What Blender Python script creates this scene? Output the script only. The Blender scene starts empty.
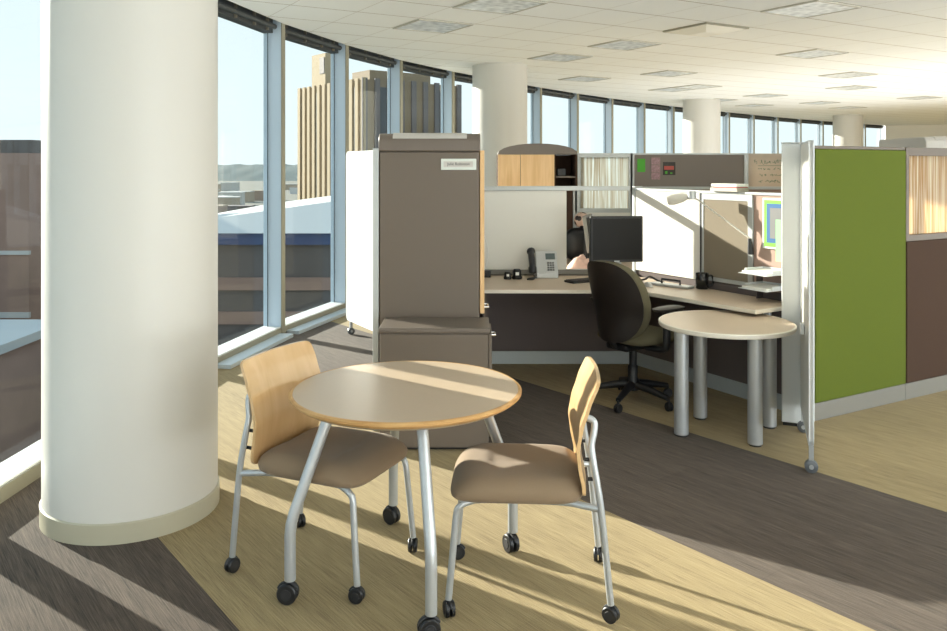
import bpy, bmesh, math, random
from mathutils import Vector, Matrix, noise
R = math.radians
PI = math.pi
random.seed(7)
col = bpy.context.scene.collection
sc = bpy.context.scene

# ------------------------------------------------------------------ camera, sky, sun, fill, exposure
cam = bpy.data.cameras.new('camera')
cam.sensor_width = 36.0
cam.lens = 36.0 * 820 / 947
cam.shift_x = 0.0
cam.shift_y = -(315.5 - 167) / 947
cam.clip_start = 0.05
cam.clip_end = 8000
cam_o = bpy.data.objects.new('camera', cam)
cam_o.location = (0, 0, 1.62)
cam_o.rotation_euler = (R(90), 0, 0)
col.objects.link(cam_o)
sc.camera = cam_o

SUN_EL = R(14.4)
SUN_DIR = Vector((0.8 * math.cos(SUN_EL), -0.6 * math.cos(SUN_EL), -math.sin(SUN_EL)))   # the way the light travels
world = bpy.data.worlds.new('sky')
sc.world = world
world.use_nodes = True
wn = world.node_tree
wn.nodes.clear()
w_out = wn.nodes.new('ShaderNodeOutputWorld')
w_bg = wn.nodes.new('ShaderNodeBackground')
w_tc = wn.nodes.new('ShaderNodeTexCoord')
w_sep = wn.nodes.new('ShaderNodeSeparateXYZ')
w_ramp = wn.nodes.new('ShaderNodeValToRGB')
w_ramp.color_ramp.elements[0].position = 0.0
w_ramp.color_ramp.elements[0].color = (0.74, 0.81, 0.81, 1)
w_ramp.color_ramp.elements[1].position = 0.6
w_ramp.color_ramp.elements[1].color = (0.50, 0.68, 0.83, 1)
e = w_ramp.color_ramp.elements.new(0.18)
e.color = (0.68, 0.76, 0.78, 1)
wn.links.new(w_tc.outputs['Generated'], w_sep.inputs[0])
wn.links.new(w_sep.outputs['Z'], w_ramp.inputs[0])
wn.links.new(w_ramp.outputs[0], w_bg.inputs[0])
w_bg.inputs[1].default_value = 1.28
wn.links.new(w_bg.outputs[0], w_out.inputs[0])

sun = bpy.data.lights.new('sun', 'SUN')
sun.energy = 14.0
sun.angle = R(0.55)
sun.color = (1.0, 0.91, 0.78)
sun_o = bpy.data.objects.new('sun', sun)
sun_o.rotation_euler = SUN_DIR.to_track_quat('-Z', 'Y').to_euler()
sun_o.location = (-20, 20, 12)
col.objects.link(sun_o)

def area(name, loc, target, sx, sy, power, color):
    l = bpy.data.lights.new(name, 'AREA')
    l.shape = 'RECTANGLE'
    l.size, l.size_y, l.energy, l.color = sx, sy, power, color
    o = bpy.data.objects.new(name, l)
    o.location = loc
    o.rotation_euler = (Vector(target) - Vector(loc)).to_track_quat('-Z', 'Y').to_euler()
    col.objects.link(o)
    return o
area('rear_fill', (6.6, -2.0, 0.4), (6.3, -1.4, 4.0), 7, 4.4, 900, (0.88, 0.95, 1.0))  # added uplight behind the camera to lift the ceiling, no real source there
area('right_fill', (12.0, 6.0, 0.5), (10.8, 6.2, 4.0), 12, 4.0, 700, (0.86, 0.94, 1.0))  # added out-of-view fill pointing up, stands in for daylight from the right
area('far_office_fill', (8.0, 13.5, 0.5), (7.9, 13.4, 4.0), 9, 8, 190, (0.93, 0.965, 1.0))  # added upward fill that brightens the far ceiling, not a fixture of the office

sc.view_settings.view_transform = 'Standard'
sc.view_settings.look = 'None'
sc.view_settings.exposure = 0.2
sc.view_settings.gamma = 1.0
sc.view_settings.use_curve_mapping = False

# ------------------------------------------------------------------ materials
def s2l(c):
    c = c / 255.0
    return c / 12.92 if c <= 0.04045 else ((c + 0.055) / 1.055) ** 2.4
def rgb(r, g, b):
    return (s2l(r), s2l(g), s2l(b), 1.0)
MATS = {}
def mat(name, color, rough=0.5, metal=0.0, noise_amt=0.0, noise_scale=40.0, bump=0.0, spec=0.5, sheen=0.0):
    m = bpy.data.materials.new(name)
    m.use_nodes = True
    nt = m.node_tree
    p = nt.nodes['Principled BSDF']
    p.inputs['Base Color'].default_value = color
    p.inputs['Roughness'].default_value = rough
    p.inputs['Metallic'].default_value = metal
    p.inputs['Specular IOR Level'].default_value = spec
    if sheen:
        p.inputs['Sheen Weight'].default_value = sheen
    if noise_amt or bump:
        tc = nt.nodes.new('ShaderNodeTexCoord')
        nz = nt.nodes.new('ShaderNodeTexNoise')
        nz.inputs['Scale'].default_value = noise_scale
        nz.inputs['Detail'].default_value = 3
        nt.links.new(tc.outputs['Object'], nz.inputs['Vector'])
        if noise_amt:
            mx = nt.nodes.new('ShaderNodeMix')
            mx.data_type = 'RGBA'
            mx.inputs[6].default_value = tuple(c * (1 - noise_amt) for c in color[:3]) + (1,)
            mx.inputs[7].default_value = tuple(min(1, c * (1 + noise_amt)) for c in color[:3]) + (1,)
            nt.links.new(nz.outputs[0], mx.inputs[0])
            nt.links.new(mx.outputs[2], p.inputs['Base Color'])
        if bump:
            b = nt.nodes.new('ShaderNodeBump')
            b.inputs['Strength'].default_value = bump
            b.inputs['Distance'].default_value = 0.003
            nt.links.new(nz.outputs[0], b.inputs['Height'])
            nt.links.new(b.outputs[0], p.inputs['Normal'])
    MATS[name] = m
    return m
def streak(name, c1, c2, scale, rough=0.45, dist=0.6, trans=0.0, spec=0.4):
    """two-tone streaks: noise stretched by a per-axis scale"""
    m = bpy.data.materials.new(name)
    m.use_nodes = True
    nt = m.node_tree
    p = nt.nodes['Principled BSDF']
    p.inputs['Roughness'].default_value = rough
    p.inputs['Specular IOR Level'].default_value = spec
    tc = nt.nodes.new('ShaderNodeTexCoord')
    mp = nt.nodes.new('ShaderNodeMapping')
    mp.inputs['Scale'].default_value = scale
    nz = nt.nodes.new('ShaderNodeTexNoise')
    nz.inputs['Scale'].default_value = 1.0
    nz.inputs['Detail'].default_value = 4
    nz.inputs['Distortion'].default_value = dist
    rp = nt.nodes.new('ShaderNodeValToRGB')
    rp.color_ramp.elements[0].position = 0.35
    rp.color_ramp.elements[1].position = 0.65
    rp.color_ramp.elements[0].color = c1
    rp.color_ramp.elements[1].color = c2
    nt.links.new(tc.outputs['Object'], mp.inputs[0])
    nt.links.new(mp.outputs[0], nz.inputs['Vector'])
    nt.links.new(nz.outputs[0], rp.inputs[0])
    nt.links.new(rp.outputs[0], p.inputs['Base Color'])
    if trans:
        tr = nt.nodes.new('ShaderNodeBsdfTranslucent')
        mx = nt.nodes.new('ShaderNodeMixShader')
        mx.inputs[0].default_value = trans
        nt.links.new(rp.outputs[0], tr.inputs[0])
        nt.links.new(p.outputs[0], mx.inputs[1])
        nt.links.new(tr.outputs[0], mx.inputs[2])
        nt.links.new(mx.outputs[0], nt.nodes['Material Output'].inputs[0])
    MATS[name] = m
    return m

M_col = mat('column_paint', rgb(210, 207, 199), 0.45)
M_colbase = mat('column_base_vinyl', rgb(180, 174, 152), 0.4)
M_wall = mat('wall_paint', rgb(236, 233, 225), 0.7)
M_mull = mat('mullion_metal', rgb(188, 204, 218), 0.42)
M_mullface = mat('mullion_face', rgb(150, 146, 128), 0.45, 0.2)
M_sill = mat('sill_metal', rgb(228, 230, 228), 0.35)
M_step = mat('sill_step_metal', rgb(190, 200, 206), 0.4, 0.1)
M_head = mat('window_head_dark', rgb(58, 62, 62), 0.5)
M_gasket = mat('gasket', rgb(50, 58, 64), 0.6)
M_bracket = mat('blind_bracket', rgb(112, 106, 94), 0.5)
M_silver = mat('silver_paint', rgb(186, 190, 193), 0.36, 0.55)
M_alu = mat('aluminium_trim', rgb(190, 194, 194), 0.38, 0.3)
M_chrome = mat('chrome', rgb(215, 215, 215), 0.15, 1.0)
M_black = mat('black_plastic', rgb(24, 25, 28), 0.42)
M_hub = mat('caster_hub_grey', rgb(88, 92, 96), 0.4)
M_tread = mat('caster_tread', rgb(34, 34, 36), 0.6)
M_laminate = mat('table_laminate', rgb(196, 176, 152), 0.34, 0, 0.05, 160)
M_desk_lam = mat('desk_laminate', rgb(206, 187, 166), 0.4, 0, 0.04, 120)
M_deskedge = mat('desk_edge', rgb(228, 222, 208), 0.4)
M_woodedge = streak('wood_edge', rgb(186, 140, 86), rgb(208, 166, 110), (8, 8, 60))
M_maple = streak('maple_veneer', rgb(206, 166, 114), rgb(220, 184, 136), (5, 9, 1.6), 0.3, 1.2, spec=0.6)
M_maple.node_tree.nodes['Principled BSDF'].inputs['Coat Weight'].default_value = 0.6
M_maple.node_tree.nodes['Principled BSDF'].inputs['Coat Roughness'].default_value = 0.18
M_mapledoor = streak('maple_door', rgb(216, 174, 122), rgb(230, 192, 142), (30, 30, 2.5), 0.4)
M_seat = mat('taupe_upholstery', rgb(136, 116, 93), 0.85, 0, 0.10, 500, 0.25, 0.25, 0.15)
M_tower = mat('taupe_metal', rgb(106, 95, 84), 0.5, 0, 0.03, 300, 0.05)
M_tower2 = mat('taupe_metal_hood', rgb(110, 100, 91), 0.42)
M_insert = mat('hood_insert', rgb(196, 192, 186), 0.35)
M_darktile = mat('dark_fabric_tile', rgb(106, 97, 95), 0.9, 0, 0.12, 500, 0.15, 0.2)
M_browntile = mat('brown_fabric_tile', rgb(74, 57, 47), 0.9, 0, 0.14, 500, 0.15, 0.2)
M_tack = mat('tackable_grey_fabric', rgb(136, 127, 120), 0.9, 0, 0.08, 500, 0.1, 0.2)
M_beige = mat('beige_grey_tile', rgb(136, 126, 110), 0.85, 0, 0.05, 400, 0.1, 0.2)
M_pink = mat('rose_grey_tile', rgb(176, 150, 138), 0.85, 0, 0.06, 400, 0.1, 0.2)
M_green = mat('green_fabric', rgb(92, 104, 38), 0.9, 0, 0.10, 450, 0.2, 0.2)
M_base = mat('raceway_base', rgb(134, 132, 126), 0.45, 0.15)
M_base_lt = mat('raceway_base_pale', rgb(186, 194, 196), 0.45, 0.1)
M_wb = mat('whiteboard', rgb(232, 230, 222), 0.3)
M_wbframe = mat('whiteboard_frame', rgb(225, 228, 228), 0.35)
M_bamboo = streak('bamboo_resin', rgb(196, 152, 92), rgb(246, 238, 216), (60, 60, 1.6), 0.35, 0.5, 0.6)
M_bamboo_cool = streak('reed_resin', rgb(180, 168, 148), rgb(232, 242, 246), (60, 60, 1.5), 0.35, 0.5, 0.6)
M_frost = streak('tan_marker_panel', rgb(206, 190, 170), rgb(214, 200, 182), (3, 3, 3), 0.25, 0.2, 0.3)
M_screen = mat('screen_black', rgb(20, 19, 19), 0.4, spec=0.2)
M_mug = mat('mug_glaze', rgb(16, 16, 18), 0.18)
M_paper = mat('paper_white', rgb(236, 236, 230), 0.7)
M_phone = mat('phone_silver', rgb(198, 200, 200), 0.4, 0.2)
M_handset = mat('handset_dark', rgb(44, 45, 48), 0.35)
M_lcd = mat('phone_lcd', rgb(92, 104, 104), 0.2)
M_keys = mat('phone_keys', rgb(120, 120, 120), 0.5)
M_gnote = mat('green_paper', rgb(88, 176, 60), 0.7)
M_gpale = mat('pale_green_paper', rgb(150, 205, 150), 0.7)
M_blue = mat('blue_mat_board', rgb(34, 96, 150), 0.6)
M_green_frame = mat('lime_frame', rgb(120, 190, 60), 0.5)
M_ink = mat('green_marker_ink', rgb(84, 128, 96), 0.6)
M_olivefab = mat('olive_chair_fabric', rgb(98, 93, 74), 0.9, 0, 0.08, 400, 0.15, 0.2)
M_backshell = mat('chair_back_shell', rgb(27, 21, 19), 0.5, 0, 0.3, 20)
M_armpad = mat('arm_pad_dark', rgb(58, 56, 52), 0.45)
M_ink_dark = mat('printed_ink', rgb(50, 60, 62), 0.6)
M_platebg = mat('nameplate_silver', rgb(206, 212, 206), 0.3, 0.15)
M_pinkcloth = mat('pink_white_cloth', rgb(220, 184, 170), 0.9, 0, 0.2, 24)
M_lampw = mat('lamp_white', rgb(226, 222, 212), 0.4)
M_mag1 = mat('magazine_pale', rgb(190, 182, 170), 0.5)
M_mag2 = mat('magazine_red', rgb(186, 84, 74), 0.5)
M_photo1 = mat('photo_print', rgb(168, 132, 136), 0.3, 0, 0.7, 60)
M_photo2 = mat('photo_print_dark', rgb(52, 44, 36), 0.3, 0, 0.6, 40)

def glass_material():
    m = bpy.data.materials.new('window_glass')
    m.use_nodes = True
    nt = m.node_tree
    nt.nodes.clear()
    out = nt.nodes.new('ShaderNodeOutputMaterial')
    tr = nt.nodes.new('ShaderNodeBsdfTransparent')
    tr.inputs[0].default_value = (0.92, 0.955, 0.96, 1)
    gl = nt.nodes.new('ShaderNodeBsdfGlossy')
    gl.inputs['Roughness'].default_value = 0.0
    lw = nt.nodes.new('ShaderNodeLayerWeight')
    pw = nt.nodes.new('ShaderNodeMath')
    pw.operation = 'POWER'
    pw.inputs[1].default_value = 5.0
    ma = nt.nodes.new('ShaderNodeMath')
    ma.operation = 'MULTIPLY_ADD'
    ma.inputs[1].default_value = 0.25
    ma.inputs[2].default_value = 0.018
    nt.links.new(lw.outputs['Facing'], pw.inputs[0])
    nt.links.new(pw.outputs[0], ma.inputs[0])
    mx = nt.nodes.new('ShaderNodeMixShader')
    nt.links.new(ma.outputs[0], mx.inputs[0])
    nt.links.new(tr.outputs[0], mx.inputs[1])
    nt.links.new(gl.outputs[0], mx.inputs[2])
    nt.links.new(mx.outputs[0], out.inputs[0])
    return m
M_glass = glass_material()

class NT:
    def __init__(s, m):
        s.nt = m.node_tree
    def new(s, t, **kw):
        n = s.nt.nodes.new(t)
        for k, v in kw.items():
            setattr(n, k, v)
        return n
    def math(s, op, a, b=None, c=None):
        n = s.nt.nodes.new('ShaderNodeMath')
        n.operation = op
        for i, v in enumerate((a, b, c)):
            if v is None:
                continue
            if hasattr(v, 'is_linked'):
                s.nt.links.new(v, n.inputs[i])
            else:
                n.inputs[i].default_value = v
        return n.outputs[0]
    def mix(s, f, a, b):
        n = s.nt.nodes.new('ShaderNodeMix')
        n.data_type = 'RGBA'
        for i, v in ((0, f), (6, a), (7, b)):
            if hasattr(v, 'is_linked'):
                s.nt.links.new(v, n.inputs[i])
            else:
                n.inputs[i].default_value = v
        return n.outputs[2]

CARPET_A = R(-52)
def carpet_material():
    m = bpy.data.materials.new('carpet_tiles')
    m.use_nodes = True
    g = NT(m)
    nt = m.node_tree
    p = nt.nodes['Principled BSDF']
    p.inputs['Roughness'].default_value = 0.95
    p.inputs['Specular IOR Level'].default_value = 0.12
    p.inputs['Sheen Weight'].default_value = 0.12
    p.inputs['Sheen Roughness'].default_value = 0.4
    geo = g.new('ShaderNodeNewGeometry')
    mp = g.new('ShaderNodeMapping')
    mp.inputs['Rotation'].default_value = (0, 0, -CARPET_A)     # x now runs along the pile streaks
    nt.links.new(geo.outputs['Position'], mp.inputs[0])
    sep = g.new('ShaderNodeSeparateXYZ')
    nt.links.new(mp.outputs[0], sep.inputs[0])
    across = sep.outputs['Y']
    # bands: dark | tan | dark | tan, by distance across the stripes
    d1 = g.math('LESS_THAN', across, 1.12)
    d2 = g.math('MULTIPLY', g.math('GREATER_THAN', across, 2.872), g.math('LESS_THAN', across, 4.12))
    dark = g.math('MAXIMUM', d1, d2)
    def nz(sx, sy, detail, scale=1.0):
        q = g.new('ShaderNodeMapping')
        q.inputs['Scale'].default_value = (sx, sy, 1)
        nt.links.new(mp.outputs[0], q.inputs[0])
        t = g.new('ShaderNodeTexNoise')
        t.inputs['Scale'].default_value = scale
        t.inputs['Detail'].default_value = detail
        nt.links.new(q.outputs[0], t.inputs['Vector'])
        return t.outputs[0]
    fine = nz(7, 210, 3)
    mid = nz(1.3, 26, 2)
    speck = nz(220, 260, 1)
    # 0.25 x 1 m planks of slightly different tone
    br = g.new('ShaderNodeTexBrick')
    br.offset = 0.37
    br.inputs['Color1'].default_value = (0.38, 0.38, 0.38, 1)
    br.inputs['Color2'].default_value = (0.62, 0.62, 0.62, 1)
    br.inputs['Mortar'].default_value = (0.40, 0.40, 0.40, 1)
    br.inputs['Scale'].default_value = 1.0
    br.inputs['Mortar Size'].default_value = 0.0025
    br.inputs['Brick Width'].default_value = 0.92
    br.inputs['Row Height'].default_value = 0.305
    nt.links.new(mp.outputs[0], br.inputs['Vector'])
    sb = g.new('ShaderNodeSeparateColor')
    nt.links.new(br.outputs[0], sb.inputs[0])
    t = g.math('ADD', g.math('MULTIPLY', fine, 0.55), g.math('MULTIPLY', mid, 0.22))
    t = g.math('ADD', t, g.math('MULTIPLY', speck, 0.20))
    t = g.math('ADD', t, g.math('MULTIPLY', sb.outputs[0], 0.20))
    mr = g.new('ShaderNodeMapRange')
    mr.inputs[1].default_value = 0.40
    mr.inputs[2].default_value = 0.85
    nt.links.new(t, mr.inputs[0])
    v = mr.outputs[0]
    tan = g.mix(v, rgb(124, 107, 76), rgb(188, 168, 124))
    drk = g.mix(v, rgb(48, 41, 36), rgb(118, 103, 89))
    c = g.mix(dark, tan, drk)
    nt.links.new(c, p.inputs['Base Color'])
    b = g.new('ShaderNodeBump')
    b.inputs['Strength'].default_value = 0.35
    b.inputs['Distance'].default_value = 0.004
    nt.links.new(v, b.inputs['Height'])
    nt.links.new(b.outputs[0], p.inputs['Normal'])
    return m
M_carpet = carpet_material()

TILE = 0.61
def ceiling_material():
    m = bpy.data.materials.new('ceiling_tiles')
    m.use_nodes = True
    g = NT(m)
    nt = m.node_tree
    p = nt.nodes['Principled BSDF']
    p.inputs['Roughness'].default_value = 0.9
    p.inputs['Specular IOR Level'].default_value = 0.15
    tc = g.new('ShaderNodeTexCoord')
    sep = g.new('ShaderNodeSeparateXYZ')
    nt.links.new(tc.outputs['Object'], sep.inputs[0])
    def line(o, w):
        f = g.math('FRACT', g.math('ADD', g.math('DIVIDE', o, TILE), 100.5))
        return g.math('LESS_THAN', g.math('ABSOLUTE', g.math('SUBTRACT', f, 0.5)), w)   # lines where coordinate = k * TILE
    lx = line(sep.outputs['X'], 0.006)
    ly = line(sep.outputs['Y'], 0.011)
    nz = g.new('ShaderNodeTexNoise')
    nz.inputs['Scale'].default_value = 90
    nt.links.new(tc.outputs['Object'], nz.inputs['Vector'])
    base = g.mix(nz.outputs[0], rgb(242, 245, 244), rgb(249, 251, 250))
    c = g.mix(g.math('MULTIPLY', lx, 0.55), base, rgb(176, 168, 152))
    c = g.mix(g.math('MULTIPLY', ly, 0.85), c, rgb(160, 150, 132))
    nt.links.new(c, p.inputs['Base Color'])
    return m
M_ceil = ceiling_material()

def troffer_material():
    m = bpy.data.materials.new('troffer_diffuser')
    m.use_nodes = True
    g = NT(m)
    nt = m.node_tree
    p = nt.nodes['Principled BSDF']
    p.inputs['Roughness'].default_value = 0.3
    tc = g.new('ShaderNodeTexCoord')
    vo = g.new('ShaderNodeTexVoronoi')
    vo.inputs['Scale'].default_value = 14
    nt.links.new(tc.outputs['Object'], vo.inputs['Vector'])
    c = g.mix(vo.outputs['Distance'], rgb(150, 156, 156), rgb(232, 236, 234))
    nt.links.new(c, p.inputs['Base Color'])
    nt.links.new(c, p.inputs['Emission Color'])
    p.inputs['Emission Strength'].default_value = 0.12
    return m
M_troffer = troffer_material()
M_ceilframe = mat('fixture_frame', rgb(188, 184, 172), 0.5)
M_diffuser = mat('air_diffuser_white', rgb(238, 236, 226), 0.4)

# ------------------------------------------------------------------ mesh helpers
class MB:
    def __init__(s):
        s.v, s.f = [], []
    def add(s, vs, fs):
        n = len(s.v)
        s.v += [tuple(p) for p in vs]
        s.f += [tuple(i + n for i in q) for q in fs]
        return s
    def box(s, x0, x1, y0, y1, z0, z1, rz=0, piv=(0, 0), tilt=None):
        vs = [(x, y, z) for z in (z0, z1) for (x, y) in ((x0, y0), (x1, y0), (x1, y1), (x0, y1))]
        if rz:
            c, sn = math.cos(rz), math.sin(rz)
            vs = [(piv[0] + (x - piv[0]) * c - (y - piv[1]) * sn, piv[1] + (x - piv[0]) * sn + (y - piv[1]) * c, z) for x, y, z in vs]
        return s.add(vs, [(0, 3, 2, 1), (4, 5, 6, 7), (0, 1, 5, 4), (1, 2, 6, 5), (2, 3, 7, 6), (3, 0, 4, 7)])
    def obox(s, c, sx, sy, sz, m):
        """box of the given size about the origin, moved by matrix m then centre c"""
        vs = [Vector(c) + m @ Vector((x * sx / 2, y * sy / 2, z * sz / 2)) for z in (-1, 1) for (x, y) in ((-1, -1), (1, -1), (1, 1), (-1, 1))]
        return s.add(vs, [(0, 3, 2, 1), (4, 5, 6, 7), (0, 1, 5, 4), (1, 2, 6, 5), (2, 3, 7, 6), (3, 0, 4, 7)])
    def prism(s, poly, z0, z1):
        n = len(poly)
        vs = [(x, y, z0) for x, y in poly] + [(x, y, z1) for x, y in poly]
        fs = [tuple(range(n - 1, -1, -1)), tuple(range(n, 2 * n))]
        fs += [(i, (i + 1) % n, n + (i + 1) % n, n + i) for i in range(n)]
        return s.add(vs, fs)
    def extrude_yz(s, prof, x0, x1):
        """closed profile of (y, z) run along x"""
        n = len(prof)
        vs = [(x0, y, z) for y, z in prof] + [(x1, y, z) for y, z in prof]
        fs = [tuple(range(n - 1, -1, -1)), tuple(range(n, 2 * n))]
        fs += [(i, (i + 1) % n, n + (i + 1) % n, n + i) for i in range(n)]
        return s.add(vs, fs)
    def extrude_xz(s, prof, y0, y1):
        n = len(prof)
        vs = [(x, y0, z) for x, z in prof] + [(x, y1, z) for x, z in prof]
        fs = [tuple(range(n - 1, -1, -1)), tuple(range(n, 2 * n))]
        fs += [(i, (i + 1) % n, n + (i + 1) % n, n + i) for i in range(n)]
        return s.add(vs, fs)
    def lathe(s, prof, seg=32, c=(0, 0, 0), axis=(0, 0, 1), closed=False):
        """profile of (radius, height) about an axis; ends at radius 0 are closed by fans"""
        q = Vector((0, 0, 1)).rotation_difference(Vector(axis).normalized())
        vs, fs = [], []
        n = len(prof)
        for i in range(seg):
            a = 2 * PI * i / seg
            for r, h in prof:
                vs.append(Vector(c) + q @ Vector((r * math.cos(a), r * math.sin(a), h)))
        for i in range(seg):
            j = (i + 1) % seg
            for k in range(n - 1 if not closed else n):
                k2 = (k + 1) % n
                fs.append((i * n + k, j * n + k, j * n + k2, i * n + k2))
        if not closed:
            fs.append(tuple(i * n for i in range(seg - 1, -1, -1)))
            fs.append(tuple(i * n + n - 1 for i in range(seg)))
        return s.add(vs, fs)
    def cyl(s, p0, p1, r0, r1=None, seg=16):
        p0, p1 = Vector(p0), Vector(p1)
        L = (p1 - p0).length
        return s.lathe([(r0, 0), (r0 if r1 is None else r1, L)], seg, p0, p1 - p0)
    def tube(s, pts, r, seg=12, flat=1.0):
        pts = [Vector(p) for p in pts]
        n = len(pts)
        rs = r if isinstance(r, (list, tuple)) else [r] * n
        tans = []
        for i in range(n):
            a = pts[max(i - 1, 0)]
            b = pts[min(i + 1, n - 1)]
            tans.append((b - a).normalized())
        up = Vector((0, 0, 1)) if abs(tans[0].z) < 0.9 else Vector((1, 0, 0))
        u = (up - tans[0] * up.dot(tans[0])).normalized()
        vs, fs = [], []
        for i in range(n):
            if i:
                q = tans[i - 1].rotation_difference(tans[i])
                u = (q @ u).normalized()
            w = tans[i].cross(u)
            for k in range(seg):
                a = 2 * PI * k / seg
                vs.append(pts[i] + u * (math.cos(a) * rs[i]) + w * (math.sin(a) * rs[i] * flat))
        for i in range(n - 1):
            for k in range(seg):
                k2 = (k + 1) % seg
                fs.append((i * seg + k, i * seg + k2, (i + 1) * seg + k2, (i + 1) * seg + k))
        fs.append(tuple(range(seg - 1, -1, -1)))
        fs.append(tuple((n - 1) * seg + k for k in range(seg)))
        return s.add(vs, fs)
    def sheet(s, top, bot, nu, nv):
        """closed slab between two parametric surfaces over u, v in -1..1"""
        N = (nu + 1) * (nv + 1)
        vs, fs = [], []
        for fn in (top, bot):
            for i in range(nu + 1):
                for j in range(nv + 1):
                    vs.append(Vector(fn(-1 + 2 * i / nu, -1 + 2 * j / nv)))
        ix = lambda i, j: i * (nv + 1) + j
        for i in range(nu):
            for j in range(nv):
                fs.append((ix(i, j), ix(i + 1, j), ix(i + 1, j + 1), ix(i, j + 1)))
                fs.append((N + ix(i, j), N + ix(i, j + 1), N + ix(i + 1, j + 1), N + ix(i + 1, j)))
        ring = [(i, 0) for i in range(nu)] + [(nu, j) for j in range(nv)] + [(i, nv) for i in range(nu, 0, -1)] + [(0, j) for j in range(nv, 0, -1)]
        for k in range(len(ring)):
            a, b = ix(*ring[k]), ix(*ring[(k + 1) % len(ring)])
            fs.append((a, N + a, N + b, b))
        return s.add(vs, fs)
    def build(s, name, m, parent=None, smooth=None, bevel=0.0, seg=2, sub=0):
        me = bpy.data.meshes.new(name)
        me.from_pydata(s.v, [], s.f)
        bm = bmesh.new()
        bm.from_mesh(me)
        bmesh.ops.remove_doubles(bm, verts=bm.verts, dist=1e-6)
        bmesh.ops.recalc_face_normals(bm, faces=bm.faces)
        bm.to_mesh(me)
        bm.free()
        if isinstance(m, (list, tuple)):
            for k in m:
                me.materials.append(k)
        else:
            me.materials.append(m)
        if smooth:
            for p in me.polygons:
                p.use_smooth = True
            me.set_sharp_from_angle(angle=R(smooth))
        o = bpy.data.objects.new(name, me)
        col.objects.link(o)
        if parent:
            o.parent = parent
        if bevel:
            b = o.modifiers.new('bevel', 'BEVEL')
            b.width, b.segments, b.limit_method, b.angle_limit = bevel, seg, 'ANGLE', R(40)
        if sub:
            d = o.modifiers.new('subdivision', 'SUBSURF')
            d.levels = d.render_levels = sub
        return o

def spline(pts, n=6):
    """Catmull-Rom through the points"""
    P = [Vector(p) for p in pts]
    P = [P[0] * 2 - P[1]] + P + [P[-1] * 2 - P[-2]]
    out = []
    for i in range(1, len(P) - 2):
        for k in range(n):
            t = k / n
            a, b, c, d = P[i - 1], P[i], P[i + 1], P[i + 2]
            out.append(0.5 * ((2 * b) + (c - a) * t + (2 * a - 5 * b + 4 * c - d) * t * t + (3 * b - a - 3 * c + d) * t ** 3))
    out.append(P[-2])
    return out

def tag(o, label=None, cat=None, group=None, kind=None):
    if label: o['label'] = label
    if cat: o['category'] = cat
    if group: o['group'] = group
    if kind: o['kind'] = kind
    return o
def thing(name, label, cat, loc=(0, 0, 0), rz=0, group=None):
    o = bpy.data.objects.new(name, None)
    o.empty_display_size = 0.1
    col.objects.link(o)
    o.location = loc
    o.rotation_euler = (0, 0, rz)
    return tag(o, label, cat, group)
def structure(name, parent=None, loc=(0, 0, 0), rz=0):
    o = bpy.data.objects.new(name, None)
    col.objects.link(o)
    o.location = loc
    o.rotation_euler = (0, 0, rz)
    o['kind'] = 'structure'
    return o
def copy_tree(o, parent=None):
    c = o.copy()
    col.objects.link(c)
    if parent:
        c.parent = parent
    for ch in list(o.children):
        copy_tree(ch, c)
    return c
def squircle(u, v, n=5.0):
    r = max(abs(u), abs(v))
    if r < 1e-9:
        return 0.0, 0.0, 0.0
    a = math.atan2(v, u)
    c, s_ = math.cos(a), math.sin(a)
    rho = 1.0 / (abs(c) ** n + abs(s_) ** n) ** (1.0 / n)
    return r * rho * c, r * rho * s_, r

# ------------------------------------------------------------------ the setting: floor, ceiling, window wall, columns
CEIL = 3.0
nodes = [(-1.30, -4.68), (-1.66, -3.23), (-1.95, -1.86), (-2.14, -0.47), (-2.24, 0.92), (-2.285, 2.33), (-2.275, 3.73), (-2.225, 5.13), (-2.085, 6.52), (-1.83, 7.90)]
nodes += [(-1.43, 9.30), (-0.93, 10.62), (-0.29, 11.88), (0.42, 13.09), (1.18, 14.28), (1.97, 15.44), (2.81, 16.56), (3.69, 17.66), (4.58, 18.73),
          (5.55, 19.75), (6.49, 20.78), (7.46, 21.79), (8.46, 22.77), (9.48, 23.73), (10.52, 24.66), (11.61, 25.54), (12.66, 26.48), (13.75, 27.36)]
def normals():
    out = []
    for i in range(len(nodes)):
        a = Vector(nodes[max(i - 1, 0)])
        b = Vector(nodes[min(i + 1, len(nodes) - 1)])
        t = (b - a).normalized()
        out.append(Vector((-t.y, t.x)))          # points outdoors
    return out
NRM = normals()
def off(i, d):
    return (nodes[i][0] + NRM[i].x * d, nodes[i][1] + NRM[i].y * d)

far_pts = [(22.0, 25.2), (15.0, -5.5), (-1.05, -5.5)]
fl = MB()
fl.prism([off(i, 0.20) for i in range(len(nodes) - 1, -1, -1)] + [far_pts[2], far_pts[1], far_pts[0]], -0.25, 0.0)
tag(fl.build('floor', M_carpet), 'striped carpet tiles, tan and dark brown bands', 'floor', kind='structure')

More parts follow.
